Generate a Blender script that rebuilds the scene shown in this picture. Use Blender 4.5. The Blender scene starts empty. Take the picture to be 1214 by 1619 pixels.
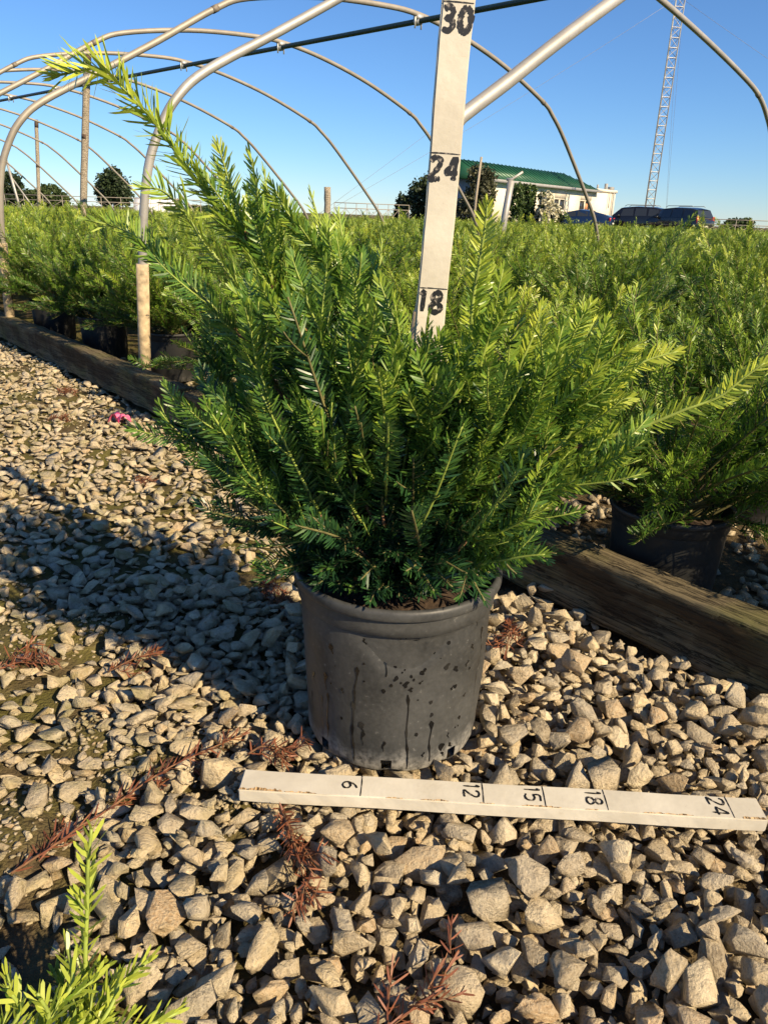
import bpy, bmesh, math, random
import numpy as np
from mathutils import Vector, Matrix

random.seed(7); RNG = np.random.default_rng(7)
R = math.radians
S = bpy.context.scene
COL = S.collection

# ------------------------------------------------------------------ camera
PITCH, ROLL, EYE = R(21.686), R(1.89), 0.70
cam_d = bpy.data.cameras.new('camera'); cam = bpy.data.objects.new('camera', cam_d); COL.objects.link(cam)
cam_d.sensor_fit = 'VERTICAL'; cam_d.sensor_height = 36.0; cam_d.lens = 1180.0 / 1619.0 * 36.0
cam_d.clip_start = 0.02; cam_d.clip_end = 3000.0
_fw = Vector((0, math.cos(PITCH), -math.sin(PITCH))); _rt = Vector((1, 0, 0)); _up = _rt.cross(_fw)
_ix = _rt * math.cos(ROLL) + _up * math.sin(ROLL); _iy = _up * math.cos(ROLL) - _rt * math.sin(ROLL)
cam.matrix_world = Matrix(((_ix.x, _iy.x, -_fw.x, 0), (_ix.y, _iy.y, -_fw.y, 0), (_ix.z, _iy.z, -_fw.z, EYE), (0, 0, 0, 1)))
S.camera = cam

# ------------------------------------------------------------------ sky, sun, exposure
SUN_EL = R(34.0); SHADOW = (-0.735, 0.678)                 # ground direction in which shadows fall
w = bpy.data.worlds.new('World'); S.world = w; w.use_nodes = True
nt = w.node_tree; bg = nt.nodes['Background']
sky = nt.nodes.new('ShaderNodeTexSky'); sky.sky_type = 'NISHITA'; sky.sun_disc = False
sky.sun_elevation = SUN_EL; sky.sun_rotation = math.atan2(-SHADOW[0], -SHADOW[1])
sky.air_density = 1.6; sky.dust_density = 0.0; sky.ozone_density = 10.0; sky.altitude = 4000
nt.links.new(sky.outputs[0], bg.inputs[0]); bg.inputs[1].default_value = 0.084
sl = bpy.data.lights.new('sun', 'SUN'); so = bpy.data.objects.new('sun', sl); COL.objects.link(so)
sl.energy = 5.0; sl.angle = R(0.5); sl.color = (1.0, 0.80, 0.53)
_sd = Vector((SHADOW[0] * math.cos(SUN_EL), SHADOW[1] * math.cos(SUN_EL), -math.sin(SUN_EL)))
so.rotation_euler = _sd.to_track_quat('-Z', 'Y').to_euler(); so.location = (6, -6, 6)
S.view_settings.view_transform = 'Standard'; S.view_settings.look = 'None'
S.view_settings.exposure = 0.74; S.view_settings.gamma = 1.0
S.render.engine = 'CYCLES'
S.cycles.max_bounces = 8; S.cycles.transparent_max_bounces = 8

# ------------------------------------------------------------------ object helpers
def thing(name, loc, label, cat, group=None, rz=0.0, sc=1.0):
    o = bpy.data.objects.new(name, None); COL.objects.link(o)
    o.empty_display_size = 0.05
    o.location = loc; o.rotation_euler = (0, 0, rz); o.scale = (sc, sc, sc)
    tag(o, label, cat, group); return o

def tag(o, label=None, cat=None, group=None, kind=None):
    if label: o['label'] = label
    if cat: o['category'] = cat
    if group: o['group'] = group
    if kind: o['kind'] = kind
    return o

def link(name, me, parent=None, loc=None):
    o = bpy.data.objects.new(name, me); COL.objects.link(o)
    if parent is not None: o.parent = parent
    if loc is not None: o.location = loc
    return o

def mesh_np(name, V, F, mat, smooth=False, attrs=None, org=None):
    """V (n,3); F list of (m,k) int arrays (k = 3 or 4)."""
    V = np.asarray(V, float)
    if org is not None: V = V - np.asarray(org, float)
    me = bpy.data.meshes.new(name)
    if not isinstance(F, list): F = [F]
    F = [np.asarray(f, np.int32) for f in F if len(f)]
    me.vertices.add(len(V)); me.vertices.foreach_set('co', V.astype(np.float32).ravel())
    lv = np.concatenate([f.ravel() for f in F]); tot = np.concatenate([np.full(len(f), f.shape[1], np.int32) for f in F])
    st = np.r_[0, np.cumsum(tot)[:-1]].astype(np.int32)
    me.loops.add(len(lv)); me.loops.foreach_set('vertex_index', lv.astype(np.int32))
    me.polygons.add(len(tot)); me.polygons.foreach_set('loop_start', st); me.polygons.foreach_set('loop_total', tot)
    if smooth: me.polygons.foreach_set('use_smooth', np.ones(len(tot), bool))
    me.update(calc_edges=True)
    for k, a in (attrs or {}).items():
        at = me.attributes.new(k, 'FLOAT', 'POINT'); at.data.foreach_set('value', np.asarray(a, np.float32))
    if mat: me.materials.append(mat)
    me.validate()
    return me

class MB:
    """collects shapes of one part"""
    def __init__(s): s.v = []; s.f = {3: [], 4: []}; s.n = 0
    def add(s, V, F):
        V = np.asarray(V, float); s.v.append(V)
        for f in F:
            f = list(f)
            if len(f) in (3, 4): s.f[len(f)].append([i + s.n for i in f])
            else:
                for k in range(1, len(f) - 1): s.f[3].append([f[0] + s.n, f[k] + s.n, f[k + 1] + s.n])
        s.n += len(V); return s
    def box(s, c, d, axes=None):
        c = np.array(c, float); d = np.array(d, float) / 2
        A = np.eye(3) if axes is None else np.array(axes, float)
        V = [c + A[0] * d[0] * x + A[1] * d[1] * y + A[2] * d[2] * z for x in (-1, 1) for y in (-1, 1) for z in (-1, 1)]
        return s.add(V, [(0, 1, 3, 2), (4, 6, 7, 5), (0, 4, 5, 1), (2, 3, 7, 6), (0, 2, 6, 4), (1, 5, 7, 3)])
    def tube(s, P, r, n=8, cap=True):
        P = np.asarray(P, float); k = len(P); r = np.broadcast_to(np.asarray(r, float), (k,))
        T = np.gradient(P, axis=0); T /= np.linalg.norm(T, axis=1)[:, None] + 1e-12
        ref = np.array([0, 0, 1.]) if abs(T[0, 2]) < .9 else np.array([1., 0, 0])
        a = np.cross(T[0], ref); a /= np.linalg.norm(a); V = []
        for i in range(k):
            a = a - T[i] * (a @ T[i]); a /= np.linalg.norm(a) + 1e-12; b = np.cross(T[i], a)
            for j in range(n):
                t = 2 * math.pi * j / n; V.append(P[i] + r[i] * (a * math.cos(t) + b * math.sin(t)))
        F = [(i * n + j, i * n + (j + 1) % n, (i + 1) * n + (j + 1) % n, (i + 1) * n + j) for i in range(k - 1) for j in range(n)]
        if cap: F += [tuple(range(n - 1, -1, -1)), tuple((k - 1) * n + j for j in range(n))]
        return s.add(V, F)
    def lathe(s, prof, c=(0, 0, 0), n=48, close=False):
        V = []; m = len(prof)
        for j in range(n):
            t = 2 * math.pi * j / n
            for r_, z in prof: V.append((c[0] + r_ * math.cos(t), c[1] + r_ * math.sin(t), c[2] + z))
        F = [(j * m + i, ((j + 1) % n) * m + i, ((j + 1) % n) * m + i + 1, j * m + i + 1) for j in range(n) for i in range(m - 1)]
        return s.add(V, F)
    def mesh(s, name, mat, smooth=False, org=None):
        return mesh_np(name, np.concatenate(s.v), [np.array(s.f[4], int).reshape(-1, 4), np.array(s.f[3], int).reshape(-1, 3)], mat, smooth, None, org)
    def obj(s, name, mat, parent=None, smooth=False, org=None):
        if org is None and parent is not None: org = parent.location if parent.parent is None else None
        return link(name, s.mesh(name, mat, smooth, org), parent)

def catmull(P, n=8):
    P = np.asarray(P, float); Q = np.vstack([2 * P[0] - P[1], P, 2 * P[-1] - P[-2]]); out = []
    t = np.linspace(0, 1, n, endpoint=False)[:, None]
    for i in range(1, len(Q) - 2):
        a, b, c, d = Q[i - 1], Q[i], Q[i + 1], Q[i + 2]
        out.append(.5 * (2 * b + (-a + c) * t + (2 * a - 5 * b + 4 * c - d) * t * t + (-a + 3 * b - 3 * c + d) * t ** 3))
    out.append(P[-1:]); return np.vstack(out)

def resample(P, step):
    d = np.r_[0, np.cumsum(np.linalg.norm(np.diff(P, axis=0), axis=1))]
    n = max(3, int(d[-1] / step) + 1); t = np.linspace(0, d[-1], n)
    return np.stack([np.interp(t, d, P[:, k]) for k in range(3)], 1)

def unit(v): v = np.asarray(v, float); return v / (np.linalg.norm(v) + 1e-12)

# ------------------------------------------------------------------ material helpers
class NT:
    def __init__(s, name):
        s.m = bpy.data.materials.new(name); s.m.use_nodes = True; s.t = s.m.node_tree; s.n = s.t.nodes
        s.b = s.n['Principled BSDF']; s.out = s.n['Material Output']
    def node(s, ty, **kw):
        n = s.n.new(ty)
        for k, v in kw.items():
            if k in n.inputs: n.inputs[k].default_value = v
            else: setattr(n, k, v)
        return n
    def l(s, a, b): s.t.links.new(a, b)
    def coord(s, kind='Object', scale=(1, 1, 1)):
        c = s.node('ShaderNodeTexCoord'); mp = s.node('ShaderNodeMapping'); mp.inputs['Scale'].default_value = scale
        s.l(c.outputs[kind], mp.inputs[0]); return mp.outputs[0]
    def noise(s, scale, co=None, detail=4, rough=.55, dist=0.):
        n = s.node('ShaderNodeTexNoise'); n.inputs['Scale'].default_value = scale; n.inputs['Detail'].default_value = detail
        n.inputs['Roughness'].default_value = rough; n.inputs['Distortion'].default_value = dist
        if co is not None: s.l(co, n.inputs['Vector'])
        return n.outputs['Fac']
    def ramp(s, fac, stops):
        r = s.node('ShaderNodeValToRGB'); e = r.color_ramp.elements
        while len(e) < len(stops): e.new(.5)
        for q, (p, c) in zip(e, stops):
            q.position = p; q.color = (*c, 1) if len(c) == 3 else c
        s.l(fac, r.inputs[0]); return r.outputs[0]
    def val(s, fac, lo, hi, a=0., b=1.):
        m = s.node('ShaderNodeMapRange'); m.inputs[1].default_value = lo; m.inputs[2].default_value = hi
        m.inputs[3].default_value = a; m.inputs[4].default_value = b; s.l(fac, m.inputs[0]); return m.outputs[0]
    def math(s, op, a, b=None):
        m = s.node('ShaderNodeMath', operation=op)
        for i, x in enumerate((a, b)):
            if x is None: continue
            if isinstance(x, (int, float)): m.inputs[i].default_value = x
            else: s.l(x, m.inputs[i])
        return m.outputs[0]
    def mix(s, fac, a, b, mode='MIX'):
        m = s.node('ShaderNodeMix', data_type='RGBA', blend_type=mode)
        for i, x in ((0, fac), (6, a), (7, b)):
            if isinstance(x, tuple): m.inputs[i].default_value = (*x, 1)
            elif isinstance(x, (int, float)): m.inputs[i].default_value = x
            else: s.l(x, m.inputs[i])
        return m.outputs[2]
    def bump(s, h, strength=.5, dist=.01):
        b = s.node('ShaderNodeBump'); b.inputs['Strength'].default_value = strength; b.inputs['Distance'].default_value = dist
        s.l(h, b.inputs['Height']); s.l(b.outputs[0], s.b.inputs['Normal'])
    def col(s, c):
        if isinstance(c, tuple): s.b.inputs['Base Color'].default_value = (*c, 1)
        else: s.l(c, s.b.inputs['Base Color'])
    def set(s, rough=None, metal=None, spec=None):
        for k, v in (('Roughness', rough), ('Metallic', metal), ('Specular IOR Level', spec)):
            if v is None: continue
            if isinstance(v, (int, float)): s.b.inputs[k].default_value = v
            else: s.l(v, s.b.inputs[k])
        return s

def plain(name, c, rough=.6, metal=0., var=.25, scale=20., bump=.0, coord='Object'):
    q = NT(name); co = q.coord(coord); n = q.noise(scale, co, 5)
    lo = tuple(x * (1 - var) for x in c); hi = tuple(min(1, x * (1 + var)) for x in c)
    q.col(q.ramp(n, [(.3, lo), (.7, hi)])); q.set(rough, metal)
    if bump: q.bump(n, bump, .005)
    return q.m

def needle_mat(name, stops, transl=.3, rough=.36, vary=False):
    q = NT(name); at = q.node('ShaderNodeAttribute', attribute_name='age')
    n = q.noise(60, q.coord('Object'), 2)
    f = q.math('ADD', at.outputs['Fac'], q.val(n, .2, .8, -.16, .16))
    if vary: f = q.math('ADD', f, q.val(q.node('ShaderNodeObjectInfo').outputs['Random'], 0, 1, -.14, .14))
    c = q.ramp(f, stops); q.col(c); q.set(rough, 0, .55)
    tr = q.node('ShaderNodeBsdfTranslucent'); mx = q.node('ShaderNodeMixShader'); mx.inputs[0].default_value = transl
    q.l(q.mix(.5, c, (.5, .62, .06), 'MIX'), tr.inputs[0]) if False else q.l(c, tr.inputs[0])
    q.l(q.b.outputs[0], mx.inputs[1]); q.l(tr.outputs[0], mx.inputs[2]); q.l(mx.outputs[0], q.out.inputs[0])
    return q.m

def stone_mat(name, attr):
    q = NT(name)
    if attr: r_ = q.node('ShaderNodeAttribute', attribute_name='rnd').outputs['Fac']
    else: r_ = q.node('ShaderNodeObjectInfo').outputs['Random']
    geo = q.node('ShaderNodeNewGeometry').outputs['Position']
    base = q.ramp(r_, [(0., (0.224, 0.184, 0.127)), (.08, (0.514, 0.415, 0.259)), (.18, (0.649, 0.524, 0.314)), (.28, (0.313, 0.286, 0.233)), (.38, (0.671, 0.562, 0.365)),
                       (.47, (0.447, 0.303, 0.163)), (.56, (0.559, 0.464, 0.314)), (.65, (0.279, 0.253, 0.208)), (.74, (0.493, 0.400, 0.253)), (.83, (0.370, 0.334, 0.269)), (.92, (0.715, 0.616, 0.426)), (1., (0.402, 0.323, 0.202))])
    n1 = q.noise(62, geo, 8, .72); n2 = q.noise(240, geo, 4, .6); n3 = q.noise(18, geo, 3)
    c = q.mix(q.val(n1, .46, .68, 0, .62), base, (.30, .22, .13))
    c = q.mix(q.val(n2, .36, .62, 0., .5), c, (.72, .62, .43))
    c = q.mix(q.val(n2, .58, .74, 0, .8), c, (.13, .10, .065))
    c = q.mix(q.val(q.noise(23, geo, 5, .7), .56, .74, 0, .6), c, (.17, .13, .08))          # clinging soil
    # algae film on the trodden left part of the path
    sx = q.node('ShaderNodeSeparateXYZ'); q.l(geo, sx.inputs[0])
    lft = q.val(sx.outputs[0], .0, -.45)
    m = q.math('MULTIPLY', q.val(n3, .46, .68), lft)
    c = q.mix(q.math('MULTIPLY', m, .6), c, (.17, .165, .045))
    q.col(c); q.set(.88, 0, .25)
    q.bump(q.math('ADD', n1, q.math('MULTIPLY', n2, .5)), 1.0, .0085)
    return q.m

M = {}
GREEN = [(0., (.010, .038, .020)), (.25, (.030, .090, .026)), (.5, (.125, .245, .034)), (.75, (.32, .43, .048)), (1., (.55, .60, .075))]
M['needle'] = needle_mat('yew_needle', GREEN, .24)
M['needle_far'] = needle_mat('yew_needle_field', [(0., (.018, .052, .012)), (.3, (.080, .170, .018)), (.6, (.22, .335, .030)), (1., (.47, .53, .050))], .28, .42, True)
M['needle_fresh'] = needle_mat('yew_needle_fresh', [(0., (.02, .07, .015)), (.4, (.14, .26, .03)), (1., (.52, .58, .08))], .38)
M['dead'] = needle_mat('dead_needle', [(0., (.11, .035, .018)), (.5, (.22, .075, .035)), (1., (.32, .16, .08))], .12, .6)
M['stem'] = plain('yew_bark', (.17, .085, .04), .75, 0, .4, 90, .3)
M['stem_mid'] = plain('yew_olive_twig', (.13, .12, .04), .7, 0, .35, 70)
M['stem_green'] = plain('yew_green_twig', (.26, .33, .06), .55, 0, .3, 60)
M['stone'] = stone_mat('limestone', False); M['stone_mass'] = stone_mat('limestone_mass', True)

def pot_mat(name, dust):
    q = NT(name); co = q.coord('Object'); n = q.noise(9, co, 5); n2 = q.noise(160, co, 3); n3 = q.noise(30, q.coord('Object', (1, 1, .25)), 4)
    sx = q.node('ShaderNodeSeparateXYZ'); q.l(co, sx.inputs[0])
    d = q.math('ADD', q.math('MULTIPLY', n, .7), q.math('MULTIPLY', n2, .3))
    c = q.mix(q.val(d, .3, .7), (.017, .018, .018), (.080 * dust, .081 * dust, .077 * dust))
    c = q.mix(q.val(n2, .66, .78, 0, .6), c, (.20 * dust, .195 * dust, .18 * dust))
    # lime scale left by irrigation water along the foot, ragged upper edge
    lime = q.math('MULTIPLY', q.val(q.math('ADD', sx.outputs[2], q.math('MULTIPLY', n3, -.07)), .0, -.03), q.val(n2, .25, .6))
    c = q.mix(q.math('MULTIPLY', lime, .75 * dust), c, (.34, .33, .30))
    q.col(c); q.set(q.val(n, .3, .7, .42, .6), 0, .4); q.bump(n2, .12, .002); return q.m
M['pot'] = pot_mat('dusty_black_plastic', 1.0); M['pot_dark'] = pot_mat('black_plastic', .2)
M['wet'] = NT('wet_streak').set(.22, 0, .5).m; M['wet'].node_tree.nodes['Principled BSDF'].inputs['Base Color'].default_value = (.008, .008, .008, 1)
M['soil'] = plain('potting_bark', (.045, .028, .016), .95, 0, .5, 120, .6)

def pipe_mat(name, c, rough, metal):
    q = NT(name); co = q.coord('Object'); n = q.noise(7, co, 6, .65); n2 = q.noise(70, co, 4)
    k = q.ramp(n, [(.3, tuple(x * .72 for x in c)), (.65, c)]); k = q.mix(q.val(n2, .62, .8, 0, .5), k, (c[0] * .62, c[1] * .48, c[2] * .33))
    q.col(k); q.set(rough, metal); q.bump(n2, .15, .002); return q.m
M['galv'] = pipe_mat('weathered_galvanised_steel', (.46, .44, .395), .48, .35)
M['galv_dull'] = pipe_mat('dull_galvanised_steel', (.36, .325, .265), .55, .25)
M['purlin'] = pipe_mat('dark_green_painted_pipe', (.030, .060, .055), .4, .2)
M['clamp'] = plain('zinc_clamp', (.55, .54, .50), .4, .4, .2)
M['sleeve'] = plain('tan_ground_post', (.42, .33, .20), .85, 0, .5, 30, .5)
M['rust'] = plain('rusty_coupling', (.10, .065, .045), .8, .1, .4, 60)

def wood_mat(name, base, dark, moss, stain_shade=True):
    q = NT(name); co = q.coord('Object', (1.2, 40, 40)); g = q.noise(3.0, co, 7, .62, .6); co2 = q.coord('Object'); n = q.noise(6, co2, 4); f = q.noise(1.0, q.coord('Object', (4, 190, 190)), 3)
    c = q.ramp(g, [(.28, dark), (.5, base), (.72, tuple(min(1, x * 1.45) for x in base))])
    c = q.mix(q.val(f, .55, .7, 0, .7), c, tuple(x * .35 for x in dark))
    c = q.mix(q.val(n, .48, .68, 0, .75), c, moss)
    ck = q.math('ABSOLUTE', q.math('SUBTRACT', q.noise(1.0, q.coord('Object', (3.5, 75, 75)), 5, .6, .3), .5))
    crack = q.val(ck, .0, .022, 1, 0); c = q.mix(q.math('MULTIPLY', crack, .85), c, tuple(x * .2 for x in dark))
    c = q.mix(q.val(q.noise(140, co2, 3), .58, .72, 0, .4), c, tuple(min(1, x * 1.9) for x in base))
    if stain_shade:  # front mid-height band: soil stain, with shade painted into the same dark colour
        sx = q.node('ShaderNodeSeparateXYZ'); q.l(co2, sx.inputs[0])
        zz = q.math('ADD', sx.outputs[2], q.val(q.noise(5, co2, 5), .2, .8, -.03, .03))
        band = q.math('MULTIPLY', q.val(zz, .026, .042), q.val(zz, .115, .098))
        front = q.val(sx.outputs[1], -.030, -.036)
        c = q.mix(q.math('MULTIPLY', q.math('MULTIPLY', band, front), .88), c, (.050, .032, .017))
    q.col(c); q.set(.9, 0, .2); q.bump(q.math('SUBTRACT', q.math('ADD', g, f), q.math('MULTIPLY', crack, .8)), .8, .007); return q.m
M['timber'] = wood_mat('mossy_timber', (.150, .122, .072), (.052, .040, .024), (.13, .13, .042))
M['post'] = wood_mat('weathered_post', (.42, .36, .27), (.22, .18, .13), (.38, .33, .24), False)

def board_mat():
    q = NT('worn_white_paint'); co = q.coord('Object', (2.5, 30, 30)); n = q.noise(5, co, 6, .7); n2 = q.noise(70, q.coord('Object'), 4); n3 = q.noise(220, q.coord('Object'), 3)
    n4 = q.noise(9, q.coord('Object'), 5, .65)
    c = q.ramp(n4, [(.3, (.47, .435, .35)), (.60, (.61, .575, .48))])
    c = q.mix(q.val(n, .62, .74, 0, .5), c, (.50, .36, .21))
    c = q.mix(q.val(n2, .68, .78, 0, .45), c, (.36, .30, .21)); c = q.mix(q.val(n3, .69, .78, 0, .6), c, (.20, .16, .12))
    q.col(c); q.set(.72, 0, .3); q.bump(n2, .3, .002); return q.m
M['board'] = board_mat()
M['bare_wood'] = wood_mat('bare_board_edge', (.55, .37, .19), (.30, .16, .06), (.62, .50, .33), False)
def ink():
    q = NT('black_paint_lettering'); n = q.noise(160, q.coord('Object'), 4, .6); n2 = q.noise(35, q.coord('Object'), 3)
    q.col(q.mix(q.val(q.math('ADD', n, q.math('MULTIPLY', n2, .4)), .78, .9, 0, .8), (.008, .008, .008), (.35, .31, .26))); q.set(.45); return q.m
M['ink'] = ink()

def ground_mat():
    q = NT('mossy_soil'); geo = q.node('ShaderNodeNewGeometry').outputs['Position']; n = q.noise(26, geo, 6); n2 = q.noise(7, geo, 4); n3 = q.noise(190, geo, 4)
    c = q.ramp(n, [(.3, (.05, .037, .022)), (.55, (.12, .09, .05)), (.75, (.20, .155, .085))])
    sx = q.node('ShaderNodeSeparateXYZ'); q.l(geo, sx.inputs[0]); c = q.mix(q.math('MULTIPLY', q.val(n2, .38, .58, 0, .85), q.val(sx.outputs[0], .05, -.3)), c, (.135, .125, .030)); c = q.mix(q.val(n3, .4, .7, 0, .6), c, (.06, .045, .022))
    q.col(c); q.set(.95, 0, .15); q.bump(q.math('ADD', n, q.math('MULTIPLY', n3, .8)), .8, .012); return q.m
M['ground'] = ground_mat()
M['pink'] = plain('pink_ribbon_plastic', (.85, .16, .30), .45, 0, .15, 60)

# ================================================================== GROUND, GRAVEL
# edge line of the growing bed (front face of the timbers)
EP = np.array([0.61, 1.034]); ED = unit([-0.654, 0.756]); EN = np.array([0.756, 0.654])     # EN points into the bed
def sd(x, y): return (x - EP[0]) * EN[0] + (y - EP[1]) * EN[1]
X0, X1, Y0, Y1, CS = -2.9, 1.5, 0.25, 4.7, 0.005
NX, NY = int((X1 - X0) / CS), int((Y1 - Y0) / CS)
BLOBS = [(-.64, 1.15, .09), (-.52, 1.22, .06), (-.33, .83, .06), (-.42, .90, .05), (-1.38, 3.02, .17), (-1.15, 2.62, .09), (-.19, .80, .045), (-.17, .745, .035),
         (-.80, 1.30, .10), (-.25, .87, .05), (-1.7, 3.5, .2), (-.45, .70, .06), (-.9, 2.3, .07)]
def soil_h(x, y):
    h = -.044 + .004 * np.sin(x * 9 + 1) * np.cos(y * 7) + .0015 * np.sin(x * 31 + y * 23) * np.sin(x * 17 - y * 41)
    for bx, by, br in BLOBS:
        d = np.hypot(x - bx, (y - by) * .8) / br
        h = h + .024 * np.exp(-d ** 4)
    return h + np.where(sd(x, y) > .03, .004, 0)
gx = (np.arange(NX) + .5) * CS + X0; gy = (np.arange(NY) + .5) * CS + Y0
GH = soil_h(gx[:, None], gy[None, :])
def hz(x, y):
    i = int(np.clip((x - X0) / CS, 0, NX - 1)); j = int(np.clip((y - Y0) / CS, 0, NY - 1)); return float(GH[i, j])

# ground: one sheet, fine near the camera, to the horizon
ax_ = np.unique(np.round(np.r_[-900, -300, -100, -40, -15, -6, np.arange(-3.0, 1.6, .02), 3, 6, 15, 40, 100, 300, 900], 4))
ay_ = np.unique(np.round(np.r_[-300, -60, -10, -2, np.arange(0.1, 4.8, .02), 6, 10, 20, 40, 80, 160, 400, 1500], 4))
gxx, gyy = np.meshgrid(ax_, ay_, indexing='ij')
gzz = np.where((gxx > X0) & (gxx < X1) & (gyy > Y0) & (gyy < Y1), soil_h(gxx, gyy), -.046)
gv = np.stack([gxx, gyy, gzz], -1).reshape(-1, 3); n1_, n2_ = gxx.shape
ii, jj = np.meshgrid(np.arange(n1_ - 1), np.arange(n2_ - 1), indexing='ij'); q0 = (ii * n2_ + jj).ravel()
ground = link('ground', mesh_np('ground', gv, [np.stack([q0, q0 + n2_, q0 + n2_ + 1, q0 + 1], 1)], M['ground'], True))
tag(ground, 'mossy soil under pale crushed limestone, running to the horizon', kind='structure')

# crushed rock: polyhedra cut by random planes
def rock_mesh(k, cuts, bev):
    rg = random.Random(100 + k); bm = bmesh.new(); bmesh.ops.create_cube(bm, size=3.4)
    for _ in range(cuts):
        n = Vector((rg.gauss(0, 1), rg.gauss(0, 1), rg.gauss(0, 1))).normalized(); d = rg.uniform(.52, 1.0)
        g = bmesh.ops.bisect_plane(bm, geom=bm.verts[:] + bm.edges[:] + bm.faces[:], plane_co=n * d, plane_no=n, clear_outer=True)
        ed = [e for e in g['geom_cut'] if isinstance(e, bmesh.types.BMEdge)]
        if ed: bmesh.ops.contextual_create(bm, geom=ed)
    bmesh.ops.remove_doubles(bm, verts=bm.verts[:], dist=.06)
    bmesh.ops.dissolve_limit(bm, angle_limit=R(6), verts=bm.verts[:], edges=bm.edges[:])
    if bev: bmesh.ops.bevel(bm, geom=bm.edges[:], offset=bev, segments=1, affect='EDGES', clamp_overlap=True)
    for v in bm.verts:
        v.co *= 1 + rg.uniform(-.05, .05)
    bmesh.ops.triangulate(bm, faces=bm.faces[:]); bmesh.ops.recalc_face_normals(bm, faces=bm.faces[:])
    V = np.array([v.co[:] for v in bm.verts]); F = np.array([[v.index for v in f.verts] for f in bm.faces]); bm.free()
    V /= np.abs(V).max(0); return V, F
ROCKS = [rock_mesh(k, 11 + k % 5, .03) for k in range(18)]
ROCKS_LO = [rock_mesh(50 + k, 12, 0) for k in range(8)]

def rot_euler(a, b, c):
    return np.array(Matrix.Rotation(c, 3, 'Z') @ Matrix.Rotation(b, 3, 'Y') @ Matrix.Rotation(a, 3, 'X'))

RULER_A, RULER_B = np.array([-.169, .752]), np.array([.487, .728])
def in_ruler(x, y, m):
    d = unit(RULER_B - RULER_A); p = np.array([x, y]) - RULER_A; t = p @ d; s_ = abs(p[0] * d[1] - p[1] * d[0])
    return -m < t < np.linalg.norm(RULER_B - RULER_A) + m and s_ < .019 + m
POT = np.array([.021, .925])

def drop(x, y, a, b, c, yaw):
    rr = max(a, b); k = int(rr / CS) + 1; i0 = int((x - X0) / CS); j0 = int((y - Y0) / CS)
    if i0 - k < 0 or j0 - k < 0 or i0 + k >= NX or j0 + k >= NY: return None
    xs = gx[i0 - k:i0 + k + 1] - x; ys = gy[j0 - k:j0 + k + 1] - y
    cx, sx = math.cos(yaw), math.sin(yaw)
    u = (xs[:, None] * cx + ys[None, :] * sx) / a; v = (-xs[:, None] * sx + ys[None, :] * cx) / b
    r2 = u * u + v * v; ins = r2 < .98
    if not ins.any(): return None
    cap_ = c * np.sqrt(np.clip(1 - r2, 0, 1)); patch = GH[i0 - k:i0 + k + 1, j0 - k:j0 + k + 1]
    zc = np.percentile((patch + cap_)[ins], 80)
    return zc, (slice(i0 - k, i0 + k + 1), slice(j0 - k, j0 + k + 1)), ins, cap_

stones = []     # x, y, z, a, b, c, R, variant
def scatter(n, region, smin, smax, cand=5, flat=.6, skip=None):
    k = 0
    while k < n:
        x, y = region()
        if x is None: continue
        k += 1
        if skip and skip(x, y): continue
        L = smin + (smax - smin) * random.random() ** 1.7
        a = L / 2; b = a * random.uniform(.50, .95); fl_ = flat * (.72 if x < -.15 else 1.05); c = a * random.uniform(fl_ * .5, fl_ * 1.2); yaw = random.uniform(0, 3.14)
        best = None
        for _ in range(cand):
            xx, yy = x + random.gauss(0, .02), y + random.gauss(0, .02)
            d = drop(xx, yy, a, b, c, yaw)
            if d and (best is None or d[0] - c < best[1][0] - c): best = ((xx, yy), d)
        if best is None: continue
        (xx, yy), (zc, sl_, ins, cap_) = best
        tx, ty = random.gauss(0, .32), random.gauss(0, .32)
        top = None
        if in_ruler(xx, yy, b): top = .008
        elif np.hypot(xx - POT[0], yy - POT[1]) < .119 + a * .8: top = .004
        if top is not None: zc = min(zc, top - c * 1.05); tx *= .3; ty *= .3
        if min(math.hypot(xx - q_[0], yy - q_[1]) for q_ in LAND) < .03: continue
        elif -.09 < sd(xx, yy) - .05 < .08:
            zc = min(zc, .02 - c)
        P = GH[sl_]; P[ins] = np.maximum(P[ins], (zc + cap_ * .88)[ins])
        stones.append((xx, yy, zc, a, b, c, rot_euler(tx, ty, yaw), random.randrange(18)))

def path_region():
    x, y = random.uniform(-2.75, .95), random.uniform(.28, 4.6)
    if sd(x, y) > -.012 or x < -.60 * y - .22: return None, None
    return x, y
def soft_skip(x, y): return blob_skip(x, y) and random.random() < .35
def blob_skip(x, y):
    for bx, by, br in BLOBS:
        if math.hypot(x - bx, (y - by) * .8) < br * .9 and random.random() < .55: return True
    return False
LAND = [(-.212, .798, .037, .027, .024, .5), (-.128, .812, .024, .019, .016, .2), (-.11, .655, .030, .024, .02, 1.2), (.02, .70, .024, .02, .018, .1), (.06, .672, .032, .028, .024, .4), (.145, .68, .03, .026, .022, 2.), (-.27, .845, .026, .017, .012, .3)]
for x, y, a, b, c, yaw in LAND:
    d = drop(x, y, a, b, c, yaw)
    if d: GH[d[1]][d[2]] = np.maximum(GH[d[1]][d[2]], (d[0] + d[3] * .88)[d[2]]); stones.append((x, y, d[0] + .004, a, b, c, rot_euler(.15, -.1, yaw), len(stones) % 18))
def grit_region():
    bx, by, br = random.choice(BLOBS); return random.gauss(bx, br * .8), random.gauss(by, br * .9)
scatter(2600, grit_region, .005, .015, 1, .6, lambda x, y: sd(x, y) > -.02)
scatter(3000, path_region, .016, .032, 3, .6, soft_skip)
scatter(5600, path_region, .025, .050, 4, .62, blob_skip)
def near_region():
    x, y = random.uniform(-.5, .62), random.uniform(.33, 1.35)
    if sd(x, y) > -.015 or x < -.25 * y - .15: return None, None
    return x, y
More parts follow.
